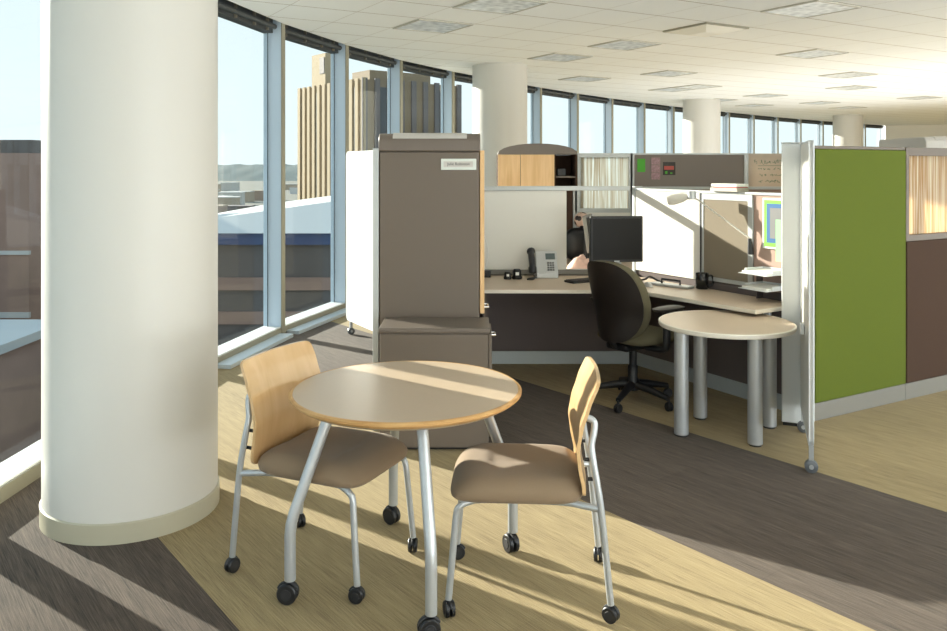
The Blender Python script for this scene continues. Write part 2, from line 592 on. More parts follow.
CG = R(30.5)
ca, sa = math.cos(CG), math.sin(CG)
CO = Vector((-0.40, 8.02))       # the middle of the tile that holds the first troffer
ceil_loc = (CO.x - (ca - -sa * 1) * 0 - TILE / 2 * ca + TILE / 2 * sa, CO.y - TILE / 2 * sa - TILE / 2 * ca)
def to_ceil(p):
    dx, dy = p[0] - ceil_loc[0], p[1] - ceil_loc[1]
    return (dx * ca + dy * sa, -dx * sa + dy * ca)
cl = MB()
cl.prism([to_ceil(q) for q in [off(i, 0.0) for i in range(len(nodes) - 1, -1, -1)] + [far_pts[2], far_pts[1], far_pts[0]]], 0.0, 0.05)
ceiling = cl.build('ceiling', M_ceil)
ceiling.location = (ceil_loc[0], ceil_loc[1], CEIL)
ceiling.rotation_euler = (0, 0, CG)
tag(ceiling, 'off-white suspended ceiling of square tiles', 'ceiling', kind='structure')
sl = MB()
sl.prism([off(i, 0.5) for i in range(len(nodes) - 1, -1, -1)] + [far_pts[2], far_pts[1], far_pts[0]], 3.16, 3.35)
tag(sl.build('roof_slab', M_head), kind='structure')

for i in range(len(nodes) - 1):
    a, b = Vector(nodes[i]), Vector(nodes[i + 1])
    t = (b - a).normalized()
    n = Vector((-t.y, t.x))
    ang = math.atan2(t.y, t.x)
    L = (b - a).length
    w = structure('window_%d' % (i + 1), loc=(a.x, a.y, 0), rz=ang)     # local x along the wall, +y outdoors
    fr = MB()
    fr.box(0.0, L, 0.02, 0.20, 0.0, 0.085)                               # bottom rail
    o = fr.build('sill', M_sill, w, bevel=0.004)
    fr = MB().box(0.0, L, 0.008, 0.021, 0.0, 0.075)
    fr.build('sill_face', M_mullface, w)
    if nodes[i][1] > 6.0:
        MB().box(0.07, L - 0.07, -0.13, 0.007, 0.0, 0.035).build('sill_step', M_step, w, bevel=0.004)
    MB().box(0.031, L - 0.031, 0.150, 0.158, 0.085, 2.915).build('glass', M_glass, w)
    MB().box(0.0, L, 0.10, 0.20, 2.91, 3.16).build('head', M_head, w)
    MB().box(0.032, 0.040, 0.143, 0.149, 0.085, 2.915).box(L - 0.040, L - 0.032, 0.143, 0.149, 0.085, 2.915).build('gasket', M_gasket, w)
    MB().cyl((0.05, 0.07, 2.965), (L - 0.05, 0.07, 2.965), 0.026, seg=10).build('blind_roller', M_head, w, smooth=40)
    if nodes[i][1] > 5:
        for fx in (0.14, 0.42, 0.68, 0.88):
            MB().box(L * fx - 0.009, L * fx + 0.009, 0.075, 0.10, 2.915, 3.10).build('bracket', M_bracket, w)
    mu = MB()
    mu.box(-0.032, 0.032, 0.012, 0.20, 0.0, 3.10)
    mu.build('mullion', M_mull, w, bevel=0.003)
    MB().box(-0.032, 0.032, -0.002, 0.011, 0.0, 3.02).build('mullion_cap', M_mullface, w, bevel=0.002)

def wall(name, p, q, z0=0.0, z1=3.16, th=0.15, m=None):
    p, q = Vector(p), Vector(q)
    t = (q - p)
    o = MB().box(0, t.length, 0, th, z0, z1).build(name, m or M_wall)
    o.location = (p.x, p.y, 0)
    o.rotation_euler = (0, 0, math.atan2(t.y, t.x))
    o['kind'] = 'structure'
    return o
wall('wall_far', nodes[-1], far_pts[0])
wall('wall_right', far_pts[0], far_pts[1])
wall('wall_rear', far_pts[1], (nodes[0][0] - 0.2, -5.5))

def column(x, y, r, label):
    c = MB().lathe([(r, 0.0), (r, CEIL)], 96).build('column', M_col, None, smooth=40)
    c.location = (x, y, 0)
    tag(c, label, 'column', kind='structure')
    MB().lathe([(r + 0.008, 0.0), (r + 0.008, 0.085), (r + 0.003, 0.09)], 96).build('column_base', M_colbase, c, smooth=40)
    return c
column(-1.62, 3.90, 0.386, 'big round white column by the windows, cream base strip')
column(0.36, 11.2, 0.375, 'white round column behind the tall taupe storage tower')
column(4.70, 16.9, 0.375, 'white round column beyond the dark pinboard panel')
column(10.0, 21.9, 0.375, 'white round column above the green panel top edge')

# ceiling fixtures on the tile lattice: a runs along the tiles' long lines, b across them towards the camera
def cell(i, j):
    return (CO.x + TILE * (i * ca + j * sa), CO.y + TILE * (i * sa - j * ca))
def troffer(i, j, label, group=None):
    x, y = cell(i, j)
    t = thing('ceiling_light', label, 'ceiling light', (x, y, CEIL), CG, group)
    h = TILE / 2 - 0.012
    f = MB()
    f.box(-h, h, -h, -h + 0.02, -0.012, 0.0).box(-h, h, h - 0.02, h, -0.012, 0.0)
    f.box(-h, -h + 0.02, -h + 0.02, h - 0.02, -0.012, 0.0).box(h - 0.02, h, -h + 0.02, h - 0.02, -0.012, 0.0)
    f.build('frame', M_ceilframe, t)
    MB().box(-h + 0.02, h - 0.02, -h + 0.02, h - 0.02, -0.008, -0.001).build('diffuser', M_troffer, t)
    return t
TL = [(0, 0, 'square recessed ceiling light nearest the storage tower', None),
      (0, 2, 'square ceiling light cut by the top of the picture above the storage tower', None),
      (4, 0, 'square ceiling light over the computer monitor', None),
      (4, -2, 'square ceiling light just above the second white column', None),
      (4, 4, 'largest bright patterned ceiling light, above the green panel', None),
      (8, 1, 'patterned square ceiling light over the green panel, second in size there', None)]
for i, j, lb, gr in TL:
    troffer(i, j, lb, gr)
for i, j in ((7, -5), (8, -3), (11, -5), (11, -6), (12, -1), (15, -6), (15, -8), (18, -9), (19, -7), (15, -3), (20, -4), (22, -8)):
    troffer(i, j, 'small far square ceiling light deep in the office', 'far ceiling lights deep in the office')
x, y = cell(4, 2)
t = thing('air_diffuser', 'pale stepped square air diffuser in the ceiling beside the patterned lights', 'air vent', (x, y, CEIL), CG)
h = TILE / 2 - 0.01
MB().add([(-h, -h, 0), (h, -h, 0), (h, h, 0), (-h, h, 0), (-h, -h, -0.015), (h, -h, -0.015), (h, h, -0.015), (-h, h, -0.015)],
         [(0, 1, 5, 4), (1, 2, 6, 5), (2, 3, 7, 6), (3, 0, 4, 7), (4, 5, 6, 7), (0, 3, 2, 1)]).build('frame', M_mullface, t)
k = 0.12
MB().add([(-h + .02, -h + .02, -0.016), (h - .02, -h + .02, -0.016), (h - .02, h - .02, -0.016), (-h + .02, h - .02, -0.016), (-k, -k, -0.055), (k, -k, -0.055), (k, k, -0.055), (-k, k, -0.055)],
         [(0, 1, 5, 4), (1, 2, 6, 5), (2, 3, 7, 6), (3, 0, 4, 7), (4, 5, 6, 7), (0, 3, 2, 1)]).build('cone', M_diffuser, t)

# ------------------------------------------------------------------ the city outdoors
GZ = -34.0
M_city = mat('city_ground', rgb(112, 110, 98), 0.9, 0, 0.35, 0.05)
gr = MB().box(-3500, 3500, -60, 6000, GZ - 2, GZ).build('land', M_city)
gr['kind'] = 'structure'
M_trees = mat('distant_trees', rgb(60, 82, 82), 0.95, 0, 0.35, 0.03)
tr = MB()
top = []
n = 320
for i in range(n + 1):
    x = -3000 + 5200 * i / n
    yv = 2500 + 80 * noise.noise(Vector((x * 0.001, 3, 0)))
    h_ = 9 + 8 * noise.noise(Vector((x * 0.008, 0, 5))) + 5 * noise.noise(Vector((x * 0.03, 7, 0)))
    top.append((x, yv, h_))
vs, fs = [], []
for x, yv, h_ in top:
    vs += [(x, yv - 400, GZ), (x, yv - 200, GZ * 0.55 + h_ * 0.4), (x, yv, h_), (x, yv + 300, GZ)]
for i in range(n):
    for k in range(3):
        fs.append((i * 4 + k, (i + 1) * 4 + k, (i + 1) * 4 + k + 1, i * 4 + k + 1))
    fs.append((i * 4 + 3, (i + 1) * 4 + 3, (i + 1) * 4, i * 4))
fs.append((0, 1, 2, 3)); fs.append((n * 4 + 3, n * 4 + 2, n * 4 + 1, n * 4))
tr.add(vs, fs)
tag(tr.build('treeline', M_trees, smooth=60), 'dark green tree belt along the horizon', 'trees', kind='stuff')

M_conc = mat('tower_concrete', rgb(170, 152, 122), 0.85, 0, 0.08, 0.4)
M_concdk = mat('tower_spandrel', rgb(138, 120, 95), 0.8)
M_brickdk = mat('dark_facade', rgb(92, 84, 80), 0.7, 0, 0.3, 0.2)
M_concshade = mat('tower_shaded_ribs', rgb(112, 106, 104), 0.85)  # ribs of the shaded face, painted darker than the sunlit ones to imitate shade
M_towin = mat('tower_window', rgb(70, 72, 74), 0.3)
bt = thing('office_tower', 'tall tan office tower with vertical ribs, seen through the windows', 'building', (-30.7, 230.0, GZ), 0)
lu = Vector((-25.6, 33.0)).normalized()      # along the sunlit face, away from the corner
ru = Vector((0.79, 0.613)).normalized()      # along the shaded face
HT = 26.3 - GZ
def facade_ribs(u, v, L, count, w, dpt, mb):
    for k in range(count + 1):
        c = u * (L * k / count)
        q = [c - u * w / 2 - v * dpt, c + u * w / 2 - v * dpt, c + u * w / 2 + v * 0.05, c - u * w / 2 + v * 0.05]
        mb.prism([(p.x, p.y) for p in q], 0, HT + 0.4)
LL, LR = 40.0, 33.0
q = [Vector((0, 0)), lu * LL, lu * LL + ru * LR, ru * LR]
MB().prism([(p.x, p.y) for p in q], 0, HT).build('tower_wall', M_concdk, bt)
mb = MB()
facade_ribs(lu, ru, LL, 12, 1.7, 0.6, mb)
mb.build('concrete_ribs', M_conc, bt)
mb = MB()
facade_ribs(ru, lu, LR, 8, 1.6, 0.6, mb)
mb.build('shaded_ribs', M_concshade, bt)
for (u, v, c0, c1) in ((lu, ru, 3.2, 5.0), (lu, ru, 26.5, 28.4), (lu, ru, 36.3, 38.0), (ru, lu, 5.0, 7.2), (ru, lu, 26.0, 28.0)):
    mb = MB()
    q = [u * c0 - v * 0.35, u * c1 - v * 0.35, u * c1 + v * 0.1, u * c0 + v * 0.1]
    mb.prism([(p.x, p.y) for p in q], 2, HT - 2)
    mb.build('window_strip', M_towin, bt)
q = [lu * 25 + ru * 1, lu * 34 + ru * 1, lu * 34 + ru * 8, lu * 25 + ru * 8]
MB().prism([(p.x, p.y) for p in q], HT, HT + 10.2).build('penthouse', M_conc, bt)
q = [lu * 25.5 + ru * 0.8, lu * 28.5 + ru * 0.8, lu * 28.5 + ru * 1.2, lu * 25.5 + ru * 1.2]
MB().prism([(p.x, p.y) for p in q], HT + 4, HT + 9).build('penthouse_louver', M_brickdk, bt)
q = [lu * 2 + ru * 3, lu * 12 + ru * 3, lu * 12 + ru * 24, lu * 2 + ru * 24]
MB().prism([(p.x, p.y) for p in q], HT, HT + 3.0).build('plant_room', M_concdk, bt)

M_roofpale = mat('pale_roof', rgb(190, 190, 186), 0.8, 0, 0.08, 0.08)
M_bluefas = mat('blue_fascia', rgb(52, 72, 112), 0.6)
M_brick = mat('brown_brick', rgb(150, 122, 108), 0.9, 0, 0.2, 0.3)
hall = thing('exhibition_hall', 'long low building with a pale roof and blue fascia below the tan tower', 'building', (-22, 88, GZ))
MB().box(-16, 46, 0, 70, 0, 26.2).build('walls', M_brickdk, hall)
MB().box(-16.5, 46.5, -0.6, 70.5, 26.2, 27.4).build('fascia', M_bluefas, hall)
MB().add([(-17, -1, 27.4), (47, -1, 27.4), (47, 71, 27.4), (-17, 71, 27.4), (15, 12, 31.5), (15, 58, 31.5)],
         [(0, 1, 4), (1, 2, 5, 4), (2, 3, 5), (3, 0, 4, 5), (0, 3, 2, 1)]).build('roof', M_roofpale, hall)
for k in range(6):
    zz = 4.0 + 3.5 * k
    MB().box(-16, 46, -0.25, 0.3, zz, zz + 1.3).build('brick_band', M_brick, hall)
hall.scale = (1, 1, 1.043)
br = thing('brick_tower', 'brown brick building left of the big white column', 'building', (-69, 104, GZ))
MB().box(-40, 12.6, 0, 24, 0, 37.4).build('walls', M_brick, br)
MB().box(7.6, 12.4, 1, 20, 37.4, 39.1).build('roof_block', M_brickdk, br)
MB().box(-40, 12.7, -0.2, 0.3, 16.5, 17.2).box(-40, 12.7, -0.2, 0.3, 24.5, 25.0).build('stone_band', M_roofpale, br)
gp = thing('parking_deck', 'pale flat parking deck roof below the brown brick building', 'building', (-50, 60, GZ))
MB().box(-26, 9, 0, 22, 0, 19.5).build('walls', M_brick, gp)
MB().box(-26.4, 9.4, -0.4, 22.4, 19.5, 20.3).build('roof', M_roofpale, gp)
shades = [rgb(196, 192, 184), rgb(150, 132, 116), rgb(176, 160, 140), rgb(120, 112, 108), rgb(206, 204, 200)]
CM = [mat('city_block_%d' % k, c, 0.85, 0, 0.12, 0.1) for k, c in enumerate(shades)]
random.seed(11)
slots = []
k = 0
while len(slots) < 40 and k < 2000:
    k += 1
    d = 190 * (1 + 6.0 * random.random() ** 1.6)
    x = d * (random.uniform(-0.34, -0.12) if k % 4 else random.uniform(-0.62, -0.48))
    w_, h_ = random.uniform(10, 26), random.uniform(6, 13)
    if d < 300 and -90 < x < 20:
        continue
    if any(math.hypot(x - a_, d - b_) < 34 for a_, b_ in slots):
        continue
    slots.append((x, d))
    bo = thing('city_block', 'small low-rise building among the distant rooftops', 'building', (x, d, GZ), random.uniform(-0.3, 0.3), 'low rooftops between the tower and the horizon')
    MB().box(-w_ / 2, w_ / 2, -7, 7, 0, h_).build('walls', CM[k % 5], bo)
    MB().box(-w_ / 2 - .3, w_ / 2 + .3, -7.3, 7.3, h_, h_ + 0.7).build('roof', CM[(k * 3 + 4) % 5], bo)

# ------------------------------------------------------------------ shared small parts
def caster(parent, x, y, r, ang, stem_z, name='caster'):
    """twin-wheel caster standing on the floor under (x, y); wheel axis turned by ang"""
    ax = Vector((math.cos(ang), math.sin(ang), 0))
    c = Vector((x, y, r))
    w = r * 0.52
    m = MB()
    for s_ in (-1, 1):
        m.lathe([(0.001, 0), (r * 0.86, 0.0), (r, w * 0.18), (r, w * 0.8), (r * 0.9, w)], 20, c + ax * (s_ * w * 0.18), ax * s_)
    o = m.build(name, M_black, parent, smooth=40)
    side = Vector((-ax.y, ax.x, 0))
    hd = MB()
    pts = []
    for k in range(9):
        a = R(20 + 140 * k / 8)
        pts.append(c + side * (math.cos(a) * r * 1.02) + Vector((0, 0, math.sin(a) * r * 1.02)))
    hd.tube(pts, r * 0.17, 8)
    for s_ in (-1, 1):
        hd.lathe([(0.001, 0), (r * 0.55, 0), (r * 0.5, r * 0.05), (0.001, r * 0.06)], 16, c + ax * (s_ * w * 1.17), ax * s_)
    if stem_z > 0:
        hd.cyl((x, y, r * 1.0), (x, y, stem_z), r * 0.26, seg=10)
    return o, hd

# ------------------------------------------------------------------ round meeting table
tb = thing('meeting_table', 'large round wood-edged meeting table on silver caster legs between the two wooden chairs', 'table', (-0.267, 3.27, 0))
RT = 0.458
MB().lathe([(0.0005, 0.704), (RT - 0.035, 0.704), (RT - 0.014, 0.716), (RT - 0.014, 0.7405), (0.0005, 0.7405)], 96).build('tabletop', M_laminate, tb, smooth=30)
eb = MB().lathe([(RT - 0.0135, 0.716), (RT, 0.727), (RT + 0.001, 0.735), (RT - 0.006, 0.7405), (RT - 0.0135, 0.7405)], 96, closed=True).build('edge_band', M_woodedge, tb, smooth=30)
eb['label'] = 'honey wood edge band'
for a in (208, 285, 23, 102):
    u = Vector((math.cos(R(a)), math.sin(R(a)), 0))
    pts = [u * 0.30 + Vector((0, 0, 0.703)), u * 0.335 + Vector((0, 0, 0.64)), u * 0.455 + Vector((0, 0, 0.33)), u * 0.466 + Vector((0, 0, 0.29)), u * 0.470 + Vector((0, 0, 0.25)), u * 0.470 + Vector((0, 0, 0.085))]
    lg = MB().tube(pts, 0.021, 20).build('leg', M_silver, tb, smooth=50)
    p = u * 0.470
    o, hd = caster(lg, p.x - 0.008, p.y, 0.038, R(20 + a * 0.3), 0.09)
    hd.build('caster_hood', M_tread, lg, smooth=40)
MB().lathe([(0.0005, 0.69), (0.33, 0.69), (0.33, 0.7035), (0.0005, 0.7035)], 48).build('underframe', M_hub, tb, smooth=30)

# ------------------------------------------------------------------ wooden-back side chairs on casters
def back_x(z):
    P = [(0.40, -0.200), (0.47, -0.200), (0.54, -0.186), (0.61, -0.178), (0.68, -0.190), (0.76, -0.216), (0.86, -0.256)]
    for (z0, x0), (z1, x1) in zip(P, P[1:]):
        if z <= z1:
            k = (z - z0) / (z1 - z0)
            k = k * k * (3 - 2 * k) * 0.35 + k * 0.65
            return x0 + (x1 - x0) * k
    return P[-1][1]
def make_chair(label):
    c = thing('side_chair', label, 'chair')
    W, D = 0.240, 0.254
    def top(u, v):
        x, y, r = squircle(u, v, 6)
        fx = x * D + 0.045
        edge = max(0.0, r - 0.72) / 0.28
        drop = 0.030 * max(0.0, (x - 0.35) / 0.65) ** 2
        return (fx, y * W * (1.0 + 0.03 * x), 0.496 - 0.042 * edge ** 2.2 - drop - 0.010 * (1 - abs(y)) * (x < 0.4))
    def bot(u, v):
        x, y, r = squircle(u, v, 6)
        k = 0.95
        return (x * D * k + 0.045, y * W * k, 0.402 + 0.008 * r ** 3)
    MB().sheet(top, bot, 22, 20).build('seat', M_seat, c, smooth=80, sub=1)
    th = 0.013
    def bf(side):
        def fn(u, v):
            y, zz, r = squircle(u, v, 18)
            z = 0.640 + zz * 0.205
            w = 0.234 - 0.012 * max(0, -zz)
            x = back_x(z) + 0.013 * (y * y)
            return (x - (th if side else 0), y * w, z + 0.006 * (1 - y * y) * (zz > 0))
        return fn
    MB().sheet(bf(0), bf(1), 20, 24).build('backrest', M_maple, c, smooth=45)
    for s_ in (-1, 1):
        y0 = 0.205 * s_
        pts = [(0.292, 0.220 * s_, 0.062), (0.275, 0.212 * s_, 0.25), (0.264, y0, 0.365), (0.250, y0, 0.393), (0.220, 0.198 * s_, 0.406), (0.16, 0.185 * s_, 0.410), (-0.10, 0.185 * s_, 0.408), (-0.20, 0.210 * s_, 0.404), (-0.244, 0.222 * s_, 0.400)]
        lg = MB().tube(spline(pts, 4), 0.0125, 14).build('leg', M_silver, c, smooth=50)
        o, hd = caster(lg, 0.290, 0.220 * s_, 0.029, R(60 - 40 * s_), 0.075)
        hd.build('caster_hood', M_tread, lg, smooth=40)
        yb = 0.226 * s_
        pts = [(-0.288, yb, 0.062), (-0.270, yb, 0.24), (-0.251, 0.224 * s_, 0.42), (-0.228, 0.216 * s_, 0.56), (-0.222, 0.205 * s_, 0.62), (-0.232, 0.196 * s_, 0.67), (-0.231, 0.19 * s_, 0.702), (-0.205, 0.186 * s_, 0.716)]
        lg = MB().tube(spline(pts, 5), 0.0125, 14).build('leg', M_silver, c, smooth=50)
        o, hd = caster(lg, -0.288, yb, 0.029, R(25 + 30 * s_), 0.075)
        hd.build('caster_hood', M_tread, lg, smooth=40)
        for zb in (0.50, 0.57):
            bx = back_x(zb) - th
            MB().cyl((bx - 0.026, 0.205 * s_, zb), (bx, 0.205 * s_, zb), 0.007, seg=10).build('bolt', M_black, lg, smooth=40)
    MB().tube([(0.15, -0.185, 0.410), (0.15, 0.185, 0.410)], 0.010, 10).build('seat_rail', M_silver, c, smooth=50)
    MB().tube([(-0.15, -0.195, 0.407), (-0.15, 0.195, 0.407)], 0.010, 10).build('seat_rail', M_silver, c, smooth=50)
    return c
ch1 = make_chair('wooden-back caster chair beside the big white column, seat tucked under the round table')
ch1.location = (-0.61, 3.37, 0)
ch1.rotation_euler = (0, 0, R(-24))
ch2 = copy_tree(ch1)
ch2['label'] = 'wooden-back caster chair whose pale back is lit by the sun, facing the column'
ch2.location = (0.213, 3.16, 0)
ch2.rotation_euler = (0, 0, R(177))

# ------------------------------------------------------------------ storage tower and low cabinet
def make_tower(label, x, y, hood=None):
    t = thing('storage_tower', label, 'cabinet', (x, y, 0))          # origin: middle of the front foot; x across, y away
    MB().box(-0.308, 0.308, 0.012, 0.82, 0.06, 1.715).build('body', M_tower, t, bevel=0.004)
    MB().box(-0.30, 0.30, 0.03, 0.80, 0.0, 0.06).build('plinth', M_black, t)
    MB().box(-0.304, 0.304, 0.0, 0.012, 0.08, 1.708).build('front_panel', M_tower, t, bevel=0.003)
    prof = [(0.0, 1.716), (0.0, 1.775)]
    for k in range(7):
        a = R(180 - 90 * k / 6)
        prof.append((0.06 + 0.06 * math.cos(a), 1.775 + 0.052 * math.sin(a)))
    prof += [(0.80, 1.827), (0.82, 1.81), (0.82, 1.716)]
    hd = MB().extrude_yz(prof, -0.312, 0.314).build('hood', hood or M_tower2, t, smooth=35, bevel=0.008)
    pr = []
    for k in range(8):
        a = R(186 - 96 * k / 7)
        pr.append((0.06 + 0.064 * math.cos(a), 1.775 + 0.056 * math.sin(a)))
    pr2 = [(0.06 + (p[0] - 0.06) * 0.93, 1.775 + (p[1] - 1.775) * 0.93) for p in pr]
    i2 = MB().extrude_yz(pr[2:] + [(0.5, 1.8305), (0.5, 1.8275)] + pr2[:1:-1], -0.225, 0.23).build('hood_insert', M_insert, hd, smooth=35)
    i2['label'] = 'pale curved insert of the hood'
    d = MB().box(0.311, 0.338, 0.004, 0.80, 0.72, 1.722).build('door', M_mapledoor, t, bevel=0.002)
    d['label'] = 'maple door on the right side'
    MB().tube([(0.338, 0.05, 0.752), (0.362, 0.05, 0.752), (0.362, 0.16, 0.752), (0.338, 0.16, 0.752)], 0.006, 8).build('handle', M_chrome, d, smooth=40)
    return t
tw = make_tower('tall taupe storage tower with a silver nameplate and curved hood', -0.271, 5.03)
npx, npz = 0.180, 1.638
pl = MB().box(npx - 0.108, npx + 0.108, -0.009, 0.0, npz - 0.036, npz + 0.033).build('nameplate', M_platebg, tw, bevel=0.002)
pl['label'] = 'silver nameplate'
MB().box(npx - 0.092, npx + 0.088, -0.0105, -0.009, npz - 0.018, npz + 0.017).build('name_card', M_insert, pl)
fc = bpy.data.curves.new('lettering', 'FONT')
fc.body = 'Julie Robinson'
fc.size = 0.024
fc.align_x = 'CENTER'
fc.align_y = 'CENTER'
fc.extrude = 0.0003
fc.materials.append(M_ink_dark)
fo = bpy.data.objects.new('lettering_curve', fc)
col.objects.link(fo)
dg = bpy.context.evaluated_depsgraph_get()
me_ = bpy.data.meshes.new_from_object(fo.evaluated_get(dg))
bpy.data.objects.remove(fo)
fo = bpy.data.objects.new('lettering', me_)
fo.location = (npx, -0.0112, npz)
fo.rotation_euler = (R(90), 0, 0)
fo.parent = pl
col.objects.link(fo)
tw2 = make_tower('pale curved hood of a storage tower showing above the brown window panel', 4.2, 7.05, M_insert)
tw2.scale = (1, 1, 1.03)

sd = thing('side_divider', 'silver-edged divider seen end-on along the left side of the storage tower', 'divider', (-0.601, 5.034, 0))
MB().box(-0.018, 0.018, 0.0, 0.03, 0.0, 1.735).build('edge_post', M_alu, sd, bevel=0.003)
MB().box(-0.016, 0.016, 0.031, 1.70, 0.11, 1.72).build('fabric_tile', M_darktile, sd)
MB().box(-0.017, 0.017, 0.031, 1.70, 0.0, 0.108).build('raceway', M_base, sd)
MB().box(-0.018, 0.018, 0.031, 1.70, 1.721, 1.735).build('top_cap', M_alu, sd)

lc = thing('low_cabinet', 'low taupe cabinet in front of the tall storage tower, behind the round table', 'cabinet', (-0.225, 4.68, 0))
MB().box(-0.312, 0.312, 0.012, 0.338, 0.014, 0.672).build('body', M_tower, lc, bevel=0.003)
MB().box(-0.30, 0.30, 0.03, 0.33, 0.0, 0.0138).build('plinth', M_black, lc)
MB().box(-0.308, 0.308, 0.0, 0.012, 0.018, 0.664).build('front_panel', M_tower, lc, bevel=0.003)
MB().box(-0.318, 0.318, -0.004, 0.346, 0.673, 0.70).build('top', M_tower2, lc, bevel=0.006)
dr = MB().box(0.312, 0.330, 0.006, 0.338, 0.08, 0.664).build('drawer_front', M_tower, lc, bevel=0.003)
MB().tube([(0.330, 0.03, 0.655), (0.350, 0.03, 0.655), (0.350, 0.10, 0.655), (0.330, 0.10, 0.655)], 0.006, 8).build('handle', M_chrome, dr, smooth=40)

# ------------------------------------------------------------------ mobile whiteboards on casters
def mobile_board(label, p, q, z0, z1, foot_out):
    p, q = Vector(p), Vector(q)
    L = (q - p).length
    t = thing('mobile_whiteboard', label, 'whiteboard', (p.x, p.y, 0), math.atan2(q.y - p.y, q.x - p.x))
    prof = []
    rr = 0.05
    for (cx, cz, a0) in ((L - rr, z1 - rr, 0), (rr, z1 - rr, 90), (rr, z0 + rr, 180), (L - rr, z0 + rr, 270)):
        for k in range(6):
            a = R(a0 + 18 * k)
            prof.append((cx + rr * math.cos(a), cz + rr * math.sin(a)))
    MB().extrude_xz(prof, -0.010, 0.010).build('board', M_wb, t, bevel=0.002)
    inner = [(L / 2 + (x - L / 2) * (1 - 0.02 / L), (z0 + z1) / 2 + (z - (z0 + z1) / 2) * 0.99) for x, z in prof]
    n_ = len(prof)
    vs, fs = [], []
    for yy in (-0.013, 0.013):
        vs += [(x, yy, z) for x, z in prof] + [(x, yy, z) for x, z in inner]
    for i in range(n_):
        j = (i + 1) % n_
        fs += [(i, j, n_ + j, n_ + i), (2 * n_ + i, 3 * n_ + i, 3 * n_ + j, 2 * n_ + j), (i, 2 * n_ + i, 2 * n_ + j, j), (n_ + i, n_ + j, 3 * n_ + j, 3 * n_ + i)]
    MB().add(vs, fs).build('edge_trim', M_wbframe, t)
    for x in foot_out:
        f = MB().box(x - 0.012, x + 0.012, -0.012, 0.012, 0.05, z0 + 0.012).build('foot', M_silver, t)
        c = Vector((x, 0, 0.034))
        m = MB()
        for s_ in (-1, 1):
            m.lathe([(0.001, 0), (0.034, 0), (0.034, 0.012), (0.028, 0.016), (0.001, 0.016)], 20, c + Vector((s_ * 0.002, 0, 0)), (s_, 0, 0))
        w_ = m.build('caster', M_hub, f, smooth=40)
        MB().lathe([(0.001, -0.023), (0.012, -0.023), (0.012, 0.023), (0.001, 0.023)], 12, c, (1, 0, 0)).build('hub_cap', M_silver, f, smooth=40)
    return t
mb1 = mobile_board('white mobile board seen edge-on on a caster beside the green panel', (1.785, 4.33), (2.045, 5.10), 0.135, 1.763, (0.02, 0.72))
MB().box(0.38, 0.44, 0.014, 0.035, 0.66, 0.72).build('clip', M_wbframe, mb1, bevel=0.003)
mobile_board('white mobile board beside the window, half behind the tall storage tower', (-1.235, 8.02), (-0.80, 7.27), 0.13, 1.77, (0.10, 0.80))

# ------------------------------------------------------------------ workstation: 120 degree panels
CX, CY = 1.29, 6.74
WA = R(-60)
bp = thing('low_divider', 'low divider with cream marker tile and silver rail behind the desk phone', 'divider', (-0.58, CY, 0))      # x along, y away
LB = CX + 0.58
MB().box(0, LB, 0.0, 0.07, 0.0, 0.105).build('raceway', M_base_lt, bp, bevel=0.004)
MB().box(0, LB, 0.005, 0.065, 0.106, 0.735).build('fabric_tile', M_darktile, bp)
MB().box(0, LB, -0.004, 0.074, 0.736, 0.775).build('sill_rail', M_base, bp, bevel=0.003)
MB().box(0.02, 1.345, 0.003, 0.067, 0.776, 1.425).build('marker_tile', M_wb, bp, bevel=0.003)
MB().box(0, LB, -0.006, 0.076, 1.426, 1.462).build('top_rail', M_alu, bp, bevel=0.003)
MB().box(-0.012, 0.018, 0.0, 0.07, 0.106, 1.425).build('post', M_alu, bp)

# wing divider, local x runs along it towards the camera's right, -y is the desk side
wg = thing('wing_divider', 'tall divider behind the monitor with white, grey and dark tiles', 'divider', (CX + 0.02, CY, 0), WA)
LW = 1.63
MB().box(0.02, LW, 0.0, 0.07, 0.0, 0.105).build('raceway', M_base_lt, wg, bevel=0.004)
MB().box(0.02, LW, 0.005, 0.065, 0.106, 0.775).build('fabric_tile', M_darktile, wg)
MB().box(0.0, 0.035, -0.01, 0.075, 0.0, 1.462).build('post', M_alu, wg, bevel=0.003)
o = MB().box(0.037, 0.748, -0.006, 0.065, 0.78, 1.425).build('marker_tile', M_wb, wg, bevel=0.003)
o['label'] = 'white marker tile'
fr = MB()
fr.box(0.775, 1.245, -0.012, 0.0, 0.79, 0.818).box(0.775, 1.245, -0.012, 0.0, 1.382, 1.425)
fr.box(0.775, 0.792, -0.012, 0.0, 0.818, 1.382).box(1.205, 1.245, -0.012, 0.0, 0.818, 1.382)
o = MB().box(0.793, 1.204, -0.008, 0.06, 0.819, 1.381).build('tack_tile', M_beige, wg)
o['label'] = 'grey-beige tack tile in a silver frame'
fr.build('tile_frame', M_alu, wg, bevel=0.002)
MB().box(0.749, 0.774, -0.004, 0.065, 0.78, 1.425).build('spacer', M_black, wg)
o = MB().box(1.25, 1.60, 0.0, 0.06, 0.78, 1.425).build('rose_tile', M_pink, wg)
MB().box(0.036, LW, -0.008, 0.072, 1.427, 1.445).build('top_rail', M_alu, wg, bevel=0.003)
WM = Matrix.Translation((CX + 0.02, CY, 0)) @ Matrix.Rotation(WA, 4, 'Z')
def on_wing(x, y, z):
    return WM @ Vector((x, y, z))

